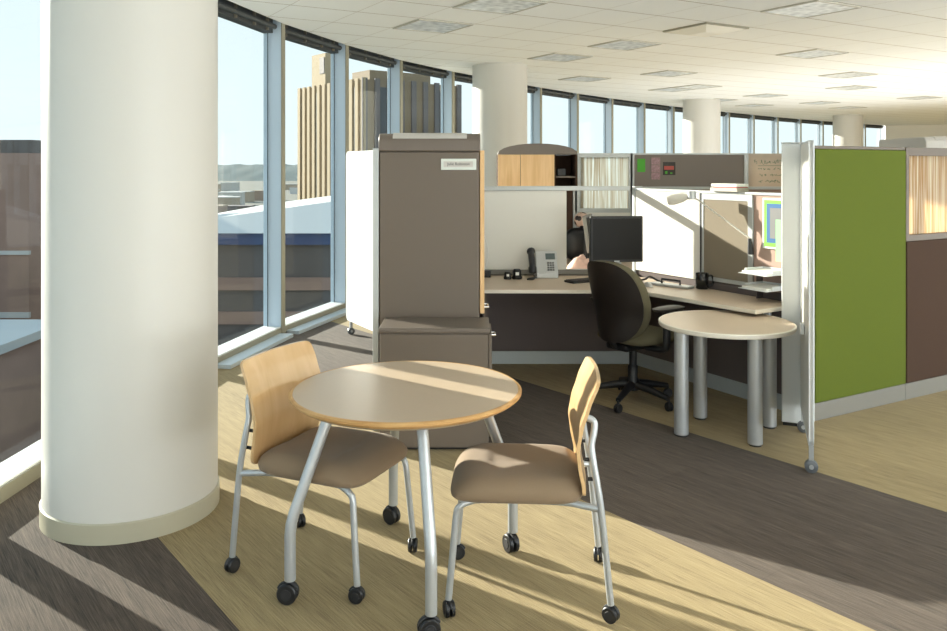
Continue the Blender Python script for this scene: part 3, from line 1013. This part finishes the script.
pst = MB().box(-0.068, 0.068, -0.035, 0.035, 0.02, 1.765)
ep = thing('end_post', 'pale silver end post between the small round table and the mobile board', 'post', (2.010, 5.155, 0), R(-22))
pst.build('post', M_wbframe, ep, bevel=0.006)
MB().box(-0.060, 0.060, -0.03, 0.03, 0.0, 0.02).build('foot', M_black, ep)
MB().box(-0.070, 0.070, -0.037, 0.037, 1.7655, 1.775).build('cap', M_alu, ep, bevel=0.002)
MB().box(0.069, 0.088, -0.01, 0.02, 0.02, 1.72).build('gap_shade', M_black, ep)  # black strip standing in for the shaded gap beside the post

PA = R(30)
gp_ = thing('green_divider', 'tall divider covered in bright olive-green fabric', 'divider', (2.165, 5.215, 0), PA)
LG = 0.965
MB().box(0.0, LG, 0.0, 0.065, 0.0, 0.112).build('raceway', M_base, gp_, bevel=0.004)
MB().box(0.008, LG - 0.004, -0.008, 0.07, 0.116, 1.735).build('fabric_tile', M_green, gp_, bevel=0.006)
MB().box(0.0, LG, 0.0, 0.065, 1.736, 1.757).build('top_cap', M_tower, gp_, bevel=0.003)
MB().box(-0.018, 0.0, -0.006, 0.068, 0.0, 1.757).build('end_trim', M_wbframe, gp_, bevel=0.003)
br_ = thing('brown_divider', 'brown divider with a framed reed window beside the green divider', 'divider', (2.165 + math.cos(PA) * (LG + 0.002), 5.215 + math.sin(PA) * (LG + 0.002), 0), PA)
LR2 = 1.25
MB().box(0.0, LR2, 0.0, 0.065, 0.0, 0.112).build('raceway', M_base, br_, bevel=0.004)
MB().box(0.006, LR2 - 0.004, -0.008, 0.07, 0.116, 1.10).build('fabric_tile', M_browntile, br_, bevel=0.006)
f = MB()
f.box(0.0, LR2, -0.006, 0.07, 1.102, 1.145).box(0.0, LR2, -0.006, 0.07, 1.70, 1.757).box(0.0, 0.035, -0.006, 0.07, 1.145, 1.70).box(LR2 - 0.035, LR2, -0.006, 0.07, 1.145, 1.70)
f.build('window_frame', M_tower, br_, bevel=0.003)
o = MB().box(0.036, LR2 - 0.036, 0.025, 0.035, 1.146, 1.699).build('reed_pane', M_bamboo, br_)
o['label'] = 'golden reed-pattern translucent pane'

# desk: one worktop along the low divider and the wing
def wing_pt(s_, d):
    """point s along the wing, d out from its desk side"""
    p = on_wing(s_, -d, 0)
    return (p.x, p.y)
dk = thing('corner_desk', 'long pale corner worktop under the monitor and phone', 'desk', (0, 0, 0))
poly = [(0.055, CY - 0.008), (0.055, 5.95), (0.99, 5.93)]
for k in range(1, 6):
    t_ = k / 6
    a, b, c = Vector((0.99, 5.93)), Vector((1.16, 5.93)), Vector((1.28, 5.77))
    p = a * (1 - t_) ** 2 + b * (2 * t_ * (1 - t_)) + c * t_ * t_
    poly.append((p.x, p.y))
poly += [(1.28, 5.77), (1.755, 5.10), (1.935, 5.205), wing_pt(1.60, 0.016), wing_pt(0.02, 0.016)]
MB().prism(poly, 0.703, 0.7285).build('edge', M_deskedge, dk, bevel=0.003)
inner = [(0.058, CY - 0.011), (0.058, 5.956), (0.99, 5.936)] + [(x - 0.003, y + 0.005) for x, y in poly[3:9]] + [(1.757, 5.108), (1.932, 5.211), wing_pt(1.595, 0.019), wing_pt(0.02, 0.019)]
MB().prism(inner, 0.7287, 0.7310).build('worktop', M_desk_lam, dk)
MB().box(0.07, 0.095, 5.99, 6.70, 0.0, 0.7025).build('end_panel', M_tower, dk)
pa, pb = wing_pt(1.45, 0.03), wing_pt(1.45, 0.10)
MB().tube([(pb[0], pb[1], 0.0), (pb[0], pb[1], 0.7025)], 0.028, 16).build('leg', M_silver, dk, smooth=40)

# small round table on four post legs
st = thing('side_table', 'small round pale table on four thick silver post legs, slid under the desk end', 'table', (1.535, 4.985, 0))
MB().lathe([(0.0005, 0.652), (0.392, 0.652), (0.392, 0.6805), (0.0005, 0.6805)], 80).build('tabletop', M_desk_lam, st, smooth=30)
MB().lathe([(0.3925, 0.652), (0.398, 0.654), (0.401, 0.660), (0.4015, 0.677), (0.396, 0.6812), (0.3925, 0.6812)], 80, closed=True).build('edge_band', M_deskedge, st, smooth=30)
for x, y in ((1.255, 4.95), (1.640, 4.775), (1.842, 5.105), (1.462, 5.285)):
    dx, dy = x - 1.535, y - 4.985
    l_ = MB().lathe([(0.043, 0.012), (0.043, 0.6515)], 28, (dx, dy, 0)).build('leg', M_silver, st, smooth=40)
    MB().lathe([(0.036, 0.0), (0.036, 0.0118)], 20, (dx, dy, 0)).build('foot', M_black, l_, smooth=40)

# ------------------------------------------------------------------ task chair
tc_ = thing('task_chair', 'black-backed swivel task chair with olive cushion at the corner desk', 'chair', (1.10, 5.66, 0), R(36))
for k in range(5):
    a = R(60 + 72 * k)
    u = Vector((math.cos(a), math.sin(a), 0))
    l_ = MB().tube([u * 0.02 + Vector((0, 0, 0.125)), u * 0.12 + Vector((0, 0, 0.115)), u * 0.29 + Vector((0, 0, 0.082))], [0.032, 0.026, 0.018], 10).build('base_arm', M_black, tc_, smooth=50)
    p = u * 0.295
    o, hd = caster(l_, p.x, p.y, 0.029, a + R(70), 0.08)
    hd.build('caster_hood', M_tread, l_, smooth=40)
MB().lathe([(0.042, 0.085), (0.045, 0.15), (0.034, 0.17), (0.034, 0.25), (0.026, 0.255), (0.026, 0.385)], 20).build('gas_column', M_black, tc_, smooth=40)
MB().box(-0.17, 0.14, -0.10, 0.10, 0.375, 0.425).build('mechanism', M_black, tc_, bevel=0.02)
def st_top(u, v):
    x, y, r = squircle(u, v, 4)
    edge = max(0.0, r - 0.65) / 0.35
    return (x * 0.235 + 0.05, y * 0.24, 0.505 - 0.040 * edge ** 2 - 0.02 * max(0, x - 0.5))
def st_bot(u, v):
    x, y, r = squircle(u, v, 4)
    return (x * 0.225 + 0.05, y * 0.23, 0.426 + 0.004 * r)
MB().sheet(st_top, st_bot, 16, 16).build('seat', M_olivefab, tc_, smooth=80, sub=1)
def bk(off_, k):
    def fn(u, v):
        y, zz, r = squircle(u, v, 2.9)
        z = 0.715 + zz * 0.275
        w = 0.235 * (1.0 - 0.16 * max(0, -zz) - 0.04 * max(0, zz))
        lum = 0.035 * math.cos((z - 0.60) * 5)
        x = -0.245 - 0.16 * max(0, z - 0.62) + lum + 0.085 * y * y - off_ - 0.012 * k * r ** 4
        return (x, y * w * (1 - 0.02 * k), z)
    return fn
MB().sheet(bk(-0.035, -1.8), bk(0.005, 0), 18, 20).build('back_cushion', M_olivefab, tc_, smooth=80)
MB().sheet(bk(0.006, 0), bk(0.024, -1), 18, 20).build('back_shell', M_backshell, tc_, smooth=60)
MB().tube(spline([(-0.08, 0, 0.40), (-0.16, 0, 0.40), (-0.195, 0, 0.44), (-0.20, 0, 0.52)], 5), 0.020, 10, 1.4).build('back_stem', M_black, tc_, smooth=50)
for s_ in (-1, 1):
    ar = MB().tube(spline([(-0.02, 0.15 * s_, 0.405), (0.0, 0.27 * s_, 0.41), (0.0, 0.298 * s_, 0.46), (0.0, 0.30 * s_, 0.666)], 5), 0.023, 10, 1.3).build('arm_post', M_black, tc_, smooth=50)
    def at_(u, v, s_=s_):
        x, y, r = squircle(u, v, 3.2)
        return (0.03 + x * 0.135, 0.29 * s_ + y * 0.052, 0.698 - 0.012 * r ** 3)
    def ab_(u, v, s_=s_):
        x, y, r = squircle(u, v, 3.2)
        return (0.03 + x * 0.125, 0.29 * s_ + y * 0.047, 0.664 + 0.004 * r)
    MB().sheet(at_, ab_, 14, 8).build('arm_pad', M_armpad, ar, smooth=70)

# ------------------------------------------------------------------ things on the desk
DZ = 0.7312
mo = thing('monitor', 'black flat monitor on a silver arm at the desk corner', 'monitor', (1.085, 6.24, DZ), R(8))
MB().box(-0.207, 0.207, -0.02, 0.025, 0.165, 0.515).build('housing', M_black, mo, bevel=0.008)
MB().box(-0.190, 0.190, -0.0225, -0.0205, 0.186, 0.498).build('screen', M_screen, mo)
MB().box(-0.02, 0.02, -0.0225, -0.0205, 0.170, 0.178).build('badge', M_silver, mo)
MB().tube(spline([(0.02, 0.03, 0.27), (0.03, 0.09, 0.22), (0.055, 0.07, 0.09), (0.06, 0.06, 0.02)], 5), 0.022, 12).build('stand', M_silver, mo, smooth=50)
MB().lathe([(0.001, 0.0), (0.10, 0.0), (0.098, 0.012), (0.03, 0.022), (0.001, 0.022)], 32, (0.06, 0.04, 0)).build('stand_base', M_silver, mo, smooth=40)

ph = thing('desk_phone', 'grey desk phone with dark handset in front of the cream divider', 'phone', (0.585, 6.60, DZ), R(4))
tilt = Matrix.Rotation(R(-24), 3, 'X')
bd = MB()
bd.extrude_yz([(-0.06, 0.0), (0.09, 0.0), (0.075, 0.06), (0.045, 0.205), (0.03, 0.212), (-0.055, 0.035)], -0.085, 0.09)
bd.build('phone_body', M_phone, ph, bevel=0.006)
def face(x0, x1, k0, k1, name, m, lift=0.003):
    """a plate on the sloping face between fractions k0..k1 of its height"""
    a, b = Vector((-0.055, 0.035)), Vector((0.03, 0.212))
    nrm = Vector((-(b - a).y, (b - a).x)).normalized()
    p, q = a.lerp(b, k0), a.lerp(b, k1)
    pr = [(p.x, p.y), (q.x, q.y), ((q + nrm * lift).x, (q + nrm * lift).y), ((p + nrm * lift).x, (p + nrm * lift).y)]
    return MB().extrude_yz(pr, x0, x1).build(name, m, ph)
face(-0.005, 0.072, 0.62, 0.88, 'phone_display', M_lcd)
kk = MB()
a, b = Vector((-0.055, 0.035)), Vector((0.03, 0.212))
for r_ in range(4):
    for c_ in range(3):
        p, q = a.lerp(b, 0.14 + 0.10 * r_), a.lerp(b, 0.20 + 0.10 * r_)
        kk.extrude_yz([(p.x, p.y), (q.x, q.y), (q.x - 0.006, q.y + 0.003), (p.x - 0.006, p.y + 0.003)], 0.005 + 0.02 * c_, 0.02 + 0.02 * c_)
kk.build('keypad', M_keys, ph)
MB().tube(spline([(-0.122, -0.075, 0.045), (-0.122, -0.070, 0.10), (-0.122, -0.03, 0.16), (-0.122, 0.008, 0.205), (-0.122, 0.018, 0.215)], 5), [0.028] + [0.033] * 4 + [0.026] * 5 + [0.026] * 5 + [0.034] * 4 + [0.028] * 2, 12, 1.2).build('handset', M_handset, ph, smooth=60)
MB().tube(spline([(-0.11, -0.08, 0.03), (-0.12, -0.14, 0.008), (-0.17, -0.15, 0.007), (-0.15, -0.10, 0.007), (-0.08, -0.05, 0.007)], 6), 0.006, 8).build('cord', M_black, ph, smooth=60)

ad = thing('power_box', 'small black box with a pale cable loop beside the storage tower', 'box', (0.105, 6.62, DZ))
MB().box(-0.034, 0.034, -0.03, 0.03, 0, 0.055).build('box_body', M_black, ad, bevel=0.004)
MB().tube(spline([(-0.02, 0.0, 0.056), (0.005, 0.02, 0.12), (0.012, 0.03, 0.22), (-0.005, 0.04, 0.30), (-0.03, 0.05, 0.36)], 6), 0.004, 8).build('cable', M_paper, ad, smooth=60)
def small_clip(x, y, k, label, name):
    t = thing(name, label, 'desk item', (x, y, DZ))
    MB().lathe([(0.001, 0), (0.030 * k, 0), (0.034 * k, 0.012), (0.026 * k, 0.03), (0.028 * k, 0.05 * k), (0.020 * k, 0.062 * k), (0.001, 0.064 * k)], 24).build('holder', M_black, t, smooth=50)
    MB().box(-0.010 * k, 0.012 * k, -0.034 * k, -0.024 * k, 0.026 * k, 0.045 * k).build('insert', M_paper, t, bevel=0.002)
small_clip(0.270, 6.50, 0.95, 'smaller black round desk item with a pale insert', 'clip_holder')
small_clip(0.345, 6.52, 1.25, 'larger black round desk item nearer the phone', 'tape_dispenser')

kb = thing('keyboard', 'black keyboard at the back of the desk, left of the monitor', 'keyboard', (0.86, 6.36, DZ), R(30))
MB().box(-0.15, 0.15, -0.06, 0.06, 0, 0.016).build('keyboard_tray', M_black, kb, bevel=0.004)
k_ = MB()
for r_ in range(4):
    for c_ in range(12):
        k_.box(-0.14 + 0.0235 * c_, -0.12 + 0.0235 * c_, -0.05 + 0.026 * r_, -0.029 + 0.026 * r_, 0.0161, 0.021)
k_.build('keys', M_handset, kb)
hp = thing('paper_punch', 'low silver paper punch with dark lever on the desk, left of the mug', 'punch', (1.472, 6.10, DZ), R(-48))
MB().box(-0.17, 0.17, -0.045, 0.045, 0, 0.018).build('punch_base', M_silver, hp, bevel=0.006)
MB().tube([(-0.085, 0.0, 0.018), (-0.085, 0.0, 0.048), (0.075, 0.0, 0.048), (0.075, 0.0, 0.018)], 0.008, 10).build('lever', M_black, hp, smooth=40)
ml = thing('mouse', 'grey computer mouse beside the monitor base', 'mouse', (1.30, 6.10, DZ), R(10))
def ms_t(u, v):
    x, y, r = squircle(u, v, 2.4)
    return (x * 0.03, y * 0.05, 0.034 - 0.026 * r ** 2.5)
def ms_b(u, v):
    x, y, r = squircle(u, v, 2.4)
    return (x * 0.029, y * 0.049, 0.0)
MB().sheet(ms_t, ms_b, 10, 12).build('mouse_body', M_phone, ml, smooth=60)
cb = tag(MB().tube(spline([(1.29, 6.36, DZ + .009), (1.32, 6.29, DZ + .03), (1.36, 6.32, DZ + .045), (1.41, 6.27, DZ + .02), (1.45, 6.24, DZ + .009)], 6), 0.008, 8).build('cable_bundle', M_black, smooth=60), 'black cable bundle lying right of the monitor stand', 'cable')

mg = thing('mug', 'glossy black mug on the desk in front of the grey tack tile', 'mug', (1.668, 5.985, DZ), R(-10))
MB().lathe([(0.001, 0.0), (0.040, 0.0), (0.046, 0.006), (0.047, 0.112), (0.045, 0.115), (0.043, 0.112), (0.042, 0.012), (0.001, 0.010)], 36).build('cup', M_mug, mg, smooth=50)
MB().tube(spline([(0.045, 0, 0.095), (0.070, 0, 0.095), (0.080, 0, 0.06), (0.070, 0, 0.028), (0.045, 0, 0.025)], 5), 0.0075, 10).build('handle', M_mug, mg, smooth=60)

tx = on_wing(1.455, -0.135, 0)
ty = thing('letter_trays', 'stack of two white letter trays with papers against the rose tile', 'tray', (tx.x, tx.y, DZ), WA)
for k, zz in enumerate((0.085, 0.185)):
    f = MB()
    f.box(-0.115, 0.115, -0.12, 0.12, zz, zz + 0.004).box(-0.115, -0.111, -0.06, 0.12, zz + 0.004, zz + 0.03).box(0.111, 0.115, -0.06, 0.12, zz + 0.004, zz + 0.03).box(-0.111, 0.111, 0.116, 0.12, zz + 0.004, zz + 0.03)
    tr_ = f.build('tray', M_wbframe, ty)
    MB().box(-0.10, 0.10, -0.10, 0.112, zz + 0.0045, zz + 0.018).build('papers', M_paper, tr_)
for x in (-0.118, 0.118):
    MB().box(x - 0.0025, x + 0.0025, 0.06, 0.12, 0, 0.21).build('upright', M_darktile, ty)

# lamp on the wing divider: mount, arm, shade
lp = thing('task_lamp', 'white swing-arm lamp reaching up left across the grey tack tile', 'lamp', (0, 0, 0))
def W(x, y, z):
    return on_wing(x, y, z)
MB().tube([W(1.255, -0.037, 1.02), W(1.255, -0.04, 1.06), W(1.25, -0.042, 1.13)], [0.022, 0.020, 0.012], 12).build('mount', M_black, lp, smooth=50)
MB().tube([W(1.25, -0.042, 1.13), W(1.06, -0.10, 1.26), W(0.84, -0.16, 1.405)], 0.006, 8).build('arm', M_lampw, lp, smooth=50)
MB().lathe([(0.001, -0.03), (0.03, -0.03), (0.03, 0.03), (0.001, 0.03)], 16, W(0.83, -0.165, 1.415), (0, 0, 1)).build('joint', M_silver, lp, smooth=40)
c0, c1 = W(0.80, -0.18, 1.405), W(0.68, -0.26, 1.375)
MB().tube([c0, c0.lerp(c1, 0.25), c0.lerp(c1, 0.7), c1], [0.020, 0.034, 0.042, 0.034], 16, 0.55).build('shade', M_lampw, lp, smooth=60)

# magazines lying on the wing's rail, papers and pictures pinned up
for k, (m_, dx, w_, h_) in enumerate(((M_mag1, 0.0, 0.25, 0.026), (M_mag2, 0.01, 0.21, 0.007), (M_paper, 0.004, 0.24, 0.020))):
    lb = ('thick pale magazine at the bottom of the pile on top of the wing divider', 'thin red magazine in the middle of the pile on top of the wing divider', 'white booklet on top of the magazines on the wing divider')[k]
    b_ = MB().box(-w_ / 2, w_ / 2, -0.06, 0.06, 0, h_).build('magazine', m_)
    b_.location = on_wing(1.00 + dx, 0.03, 1.4455 + (0, 0.0265, 0.034)[k])
    b_.rotation_euler = (0, 0, WA + (0, 0.04, -0.03)[k])
    tag(b_, lb, 'magazine', 'pile on the wing divider')
def pinned(name, x0, x1, z0, z1, m, label, cat, y=-0.005, th=0.002, group=None):
    b_ = MB().box(-(x1 - x0) / 2, (x1 - x0) / 2, -th, 0, -(z1 - z0) / 2, (z1 - z0) / 2).build(name, m)
    b_.location = on_wing((x0 + x1) / 2, y, (z0 + z1) / 2)
    b_.rotation_euler = (0, 0, WA)
    return tag(b_, label, cat, group)
pf = thing('framed_picture', 'lime and blue framed picture on the rose tile behind the post', 'picture', tuple(on_wing(1.47, -0.001, 1.245)), WA)
MB().box(-0.135, 0.135, -0.012, 0, -0.175, 0.165).build('frame', M_paper, pf)
MB().box(-0.122, 0.122, -0.0135, -0.0122, -0.162, 0.152).build('lime_border', M_green_frame, pf)
MB().box(-0.098, 0.110, -0.0150, -0.0137, -0.135, 0.128).build('blue_mount', M_blue, pf)
MB().box(-0.070, 0.085, -0.0165, -0.0152, -0.105, 0.100).build('print', M_keys, pf)
pinned('green_sheet', 1.450, 1.56, 0.99, 1.27, M_gpale, 'pale green paper sheet overlapping the framed picture', 'paper', y=-0.019)

# ------------------------------------------------------------------ the neighbouring workstation beyond the rail
YR = 8.0
nd = thing('rear_divider', 'long rear divider with pale reed pane, dark pinboard and tan marker panel', 'divider', (0.99, YR, 0))
MB().box(-0.86, 2.12, 0.0, 0.06, 0.0, 0.10).build('raceway', M_base_lt, nd)
MB().box(-0.86, 2.12, 0.005, 0.055, 0.101, 0.86).build('fabric_tile', M_darktile, nd)
MB().box(0.02, 0.54, 0.0, 0.06, 0.861, 1.175).build('white_tile', M_wb, nd)
MB().box(-0.84, -0.02, 0.0, 0.06, 0.861, 1.40).build('side_tile', M_browntile, nd)
MB().box(0.58, 2.10, 0.005, 0.055, 0.861, 1.40).build('lower_tile', M_pink, nd)
f = MB()
f.box(0.0, 0.56, -0.008, 0.068, 1.176, 1.215).box(0.0, 0.56, -0.008, 0.068, 1.715, 1.755).box(0.0, 0.045, -0.008, 0.068, 1.215, 1.715).box(0.525, 0.56, -0.008, 0.068, 1.215, 1.715)
f.box(-0.018, 0.019, -0.008, 0.068, 0.101, 1.755).box(0.541, 0.578, -0.008, 0.068, 0.101, 1.755)
f.box(1.650, 1.690, -0.008, 0.068, 1.40, 1.755).box(0.578, 1.650, -0.006, 0.066, 1.740, 1.755).box(0.578, 2.12, -0.012, 0.070, 1.401, 1.428)
f.build('frame', M_alu, nd)
o = MB().box(0.046, 0.524, 0.025, 0.035, 1.216, 1.714).build('reed_pane', M_bamboo_cool, nd)
o['label'] = 'pale reed-pattern translucent pane'
o = MB().box(0.580, 1.648, 0.0, 0.06, 1.429, 1.739).build('pinboard', M_tack, nd)
o['label'] = 'dark grey pinboard tile'
mp_ = MB().box(1.692, 2.11, 0.015, 0.035, 1.429, 1.752).build('marker_panel', M_frost, nd)
mp_['label'] = 'tan marker panel with faint green handwriting'
hw = MB()
random.seed(5)
for row, (zz, x0, hgt) in enumerate(((1.668, 1.75, 0.050), (1.600, 1.80, 0.026), (1.540, 1.81, 0.026), (1.480, 1.80, 0.030))):
    x = x0
    while x < 2.06:
        pts = []
        for k in range(7):
            pts.append((x + 0.028 * k / 6 + random.uniform(-.008, .008), 0.0135, zz + random.uniform(-hgt / 2, hgt / 2)))
        hw.tube(spline(pts, 3), 0.0018, 5)
        x += random.choice((0.038, 0.038, 0.066))
hw.tube([(1.79, 0.0135, 1.632), (2.09, 0.0135, 1.634)], 0.0018, 5)
hw.build('handwriting', M_ink, mp_)
def pin_rear(name, x0, x1, z0, z1, m, label, cat, group=None):
    b_ = MB().box(-(x1 - x0) / 2, (x1 - x0) / 2, -0.003, 0, -(z1 - z0) / 2, (z1 - z0) / 2).build(name, m)
    b_.location = ((x0 + x1) / 2, YR - 0.0005, (z0 + z1) / 2)
    return tag(b_, label, cat, group)
pin_rear('note', 1.598, 1.674, 1.572, 1.700, M_gnote, 'bright green note pinned at the left of the dark pinboard', 'note')
zz = 1.712
for k, lb in enumerate(('top photo of the strip of three on the dark pinboard', 'middle photo of the strip of three on the dark pinboard', 'bottom photo of the strip of three on the dark pinboard')):
    pin_rear('photo', 1.735, 1.822, zz - 0.068, zz, M_photo1, lb, 'photo', group='photo strip on the pinboard')
    zz -= 0.073
pf = thing('picture', 'small dark picture with green spots pinned right of the photo strip', 'picture', (1.908, YR - 0.0005, 1.605))
MB().box(-0.060, 0.060, -0.006, 0, -0.063, 0.063).build('print', M_photo2, pf)
MB().box(-0.05, 0.045, -0.0072, -0.0062, -0.012, 0.025).build('motif', M_mag2, pf)
MB().box(-0.040, -0.018, -0.0072, -0.0062, -0.052, -0.026).build('green_spot', M_gnote, pf)
MB().box(0.01, 0.03, -0.0072, -0.0062, -0.052, -0.038).build('green_spot', M_gnote, pf)

oc = thing('overhead_cabinet', 'overhead cabinet with maple doors and an arched dark top', 'cabinet', (0.60, 7.60, 1.40))
XL, XR = -0.375, 0.365
MB().box(XL, XR, 0.37, 0.395, 0.0, 0.335).box(XL, XR, 0.0, 0.37, 0.0, 0.02).box(XR - 0.018, XR, 0.0, 0.37, 0.02, 0.335).box(XL, XL + 0.018, 0.0, 0.37, 0.02, 0.335).box(0.145, 0.163, 0.0, 0.37, 0.02, 0.335).build('carcass', M_browntile, oc)
MB().box(XL + 0.003, -0.168, -0.018, -0.001, 0.005, 0.335).build('door', M_mapledoor, oc, bevel=0.002)
MB().box(-0.164, 0.148, -0.018, -0.001, 0.005, 0.335).build('door', M_mapledoor, oc, bevel=0.002)
MB().box(0.164, XR - 0.019, 0.02, 0.36, 0.12, 0.135).build('shelf', M_tower, oc)
prof = [(XL, 0.336), (XR, 0.336)]
for k in range(13):
    a = R(180 * k / 12)
    prof.append((XR * 0 + (XL + XR) / 2 + 0.37 * math.cos(a), 0.338 + 0.100 * math.sin(a) ** 0.9))
MB().extrude_xz(prof, -0.02, 0.395).build('arched_top', M_tower2, oc, smooth=35)
b_ = MB().box(-0.04, 0.04, -0.05, 0.05, 0, 0.07).build('storage_box', M_black, bevel=0.004)
b_.location = (0.60 + 0.225, 7.60 + 0.12, 1.40 + 0.1352)
tag(b_, 'small black box on the shelf of the overhead cabinet', 'box')

n2 = thing('rear_desk', 'desk of the next workstation glimpsed through the opening under the rail', 'desk', (0.9, 7.42, 0))
MB().box(-0.7, 0.62, -0.52, 0.55, 0.70, 0.73).build('worktop', M_desk_lam, n2, bevel=0.003)
MB().box(-0.69, -0.66, -0.50, 0.53, 0.0, 0.699).box(0.58, 0.61, -0.50, 0.53, 0.0, 0.699).build('end_panel', M_tower, n2)
m2 = thing('rear_monitor', 'slim grey-backed monitor seen nearly edge-on behind the black monitor', 'monitor', (1.055, 7.45, 0.7302), R(74))
rot = Matrix.Rotation(R(-8), 3, 'X')
MB().obox((0, 0, 0.29), 0.40, 0.035, 0.33, rot).build('housing', M_base, m2, bevel=0.006)
MB().obox((0, -0.0195, 0.287), 0.375, 0.002, 0.30, rot).build('screen', M_screen, m2)
MB().tube([(0, 0.04, 0.01), (0, 0.03, 0.25)], 0.02, 10).lathe([(0.001, 0), (0.09, 0), (0.085, 0.012), (0.001, 0.014)], 24, (0, 0.03, 0)).build('stand', M_black, m2, smooth=40)
bg = thing('bag', 'black round-sided bag on the next desk, below the patterned ball', 'bag', (1.00, 7.80, 0.7302))
def bg_s(s_):
    def fn(u, v):
        x, z, r = squircle(u, v, 3)
        return (x * 0.13, s_ * 0.09 * (1 - 0.6 * r ** 3), 0.155 + z * 0.155)
    return fn
MB().sheet(bg_s(-1), bg_s(1), 12, 12).build('bag_body', M_black, bg, smooth=60)
MB().box(0.05, 0.10, -0.095, -0.088, 0.12, 0.16).build('tag', M_bracket, bg)
def ball_material():
    m = bpy.data.materials.new('patterned_ball')
    m.use_nodes = True
    g = NT(m)
    nt = m.node_tree
    tcn = g.new('ShaderNodeTexCoord')
    vo = g.new('ShaderNodeTexVoronoi')
    vo.inputs['Scale'].default_value = 17
    nt.links.new(tcn.outputs['Object'], vo.inputs['Vector'])
    c = g.mix(g.math('LESS_THAN', vo.outputs['Distance'], 0.40), rgb(206, 176, 160), rgb(40, 30, 28))
    nt.links.new(c, nt.nodes['Principled BSDF'].inputs['Base Color'])
    return m
pf2 = MB()
pf2.lathe([(0.0005, -0.076)] + [(0.076 * math.sin(R(a)), -0.076 * math.cos(R(a))) for a in range(12, 180, 12)] + [(0.0005, 0.076)], 28)
bl = pf2.build('ball', ball_material(), smooth=60)
bl.location = (1.032, 7.80, 0.7302 + 0.311 + 0.074)
tag(bl, 'round pink ball with dark spots on top of the black bag', 'ball')
ck = MB()
def ck_t(u, v):
    x, y, r = squircle(u, v, 3)
    return (x * 0.12, y * 0.10, 0.01 + (0.10 + 0.06 * noise.noise(Vector((x * 2.1, y * 2.3, 4)))) * (1 - r ** 2.2))
def ck_b(u, v):
    x, y, r = squircle(u, v, 3)
    return (x * 0.12, y * 0.10, 0.0)
co = ck.sheet(ck_t, ck_b, 16, 16).build('crumpled_cloth', M_pinkcloth, smooth=70)
co.location = (0.93, 7.12, 0.7302)
tag(co, 'pink and white crumpled cloth on the next desk, left of the monitor', 'cloth')
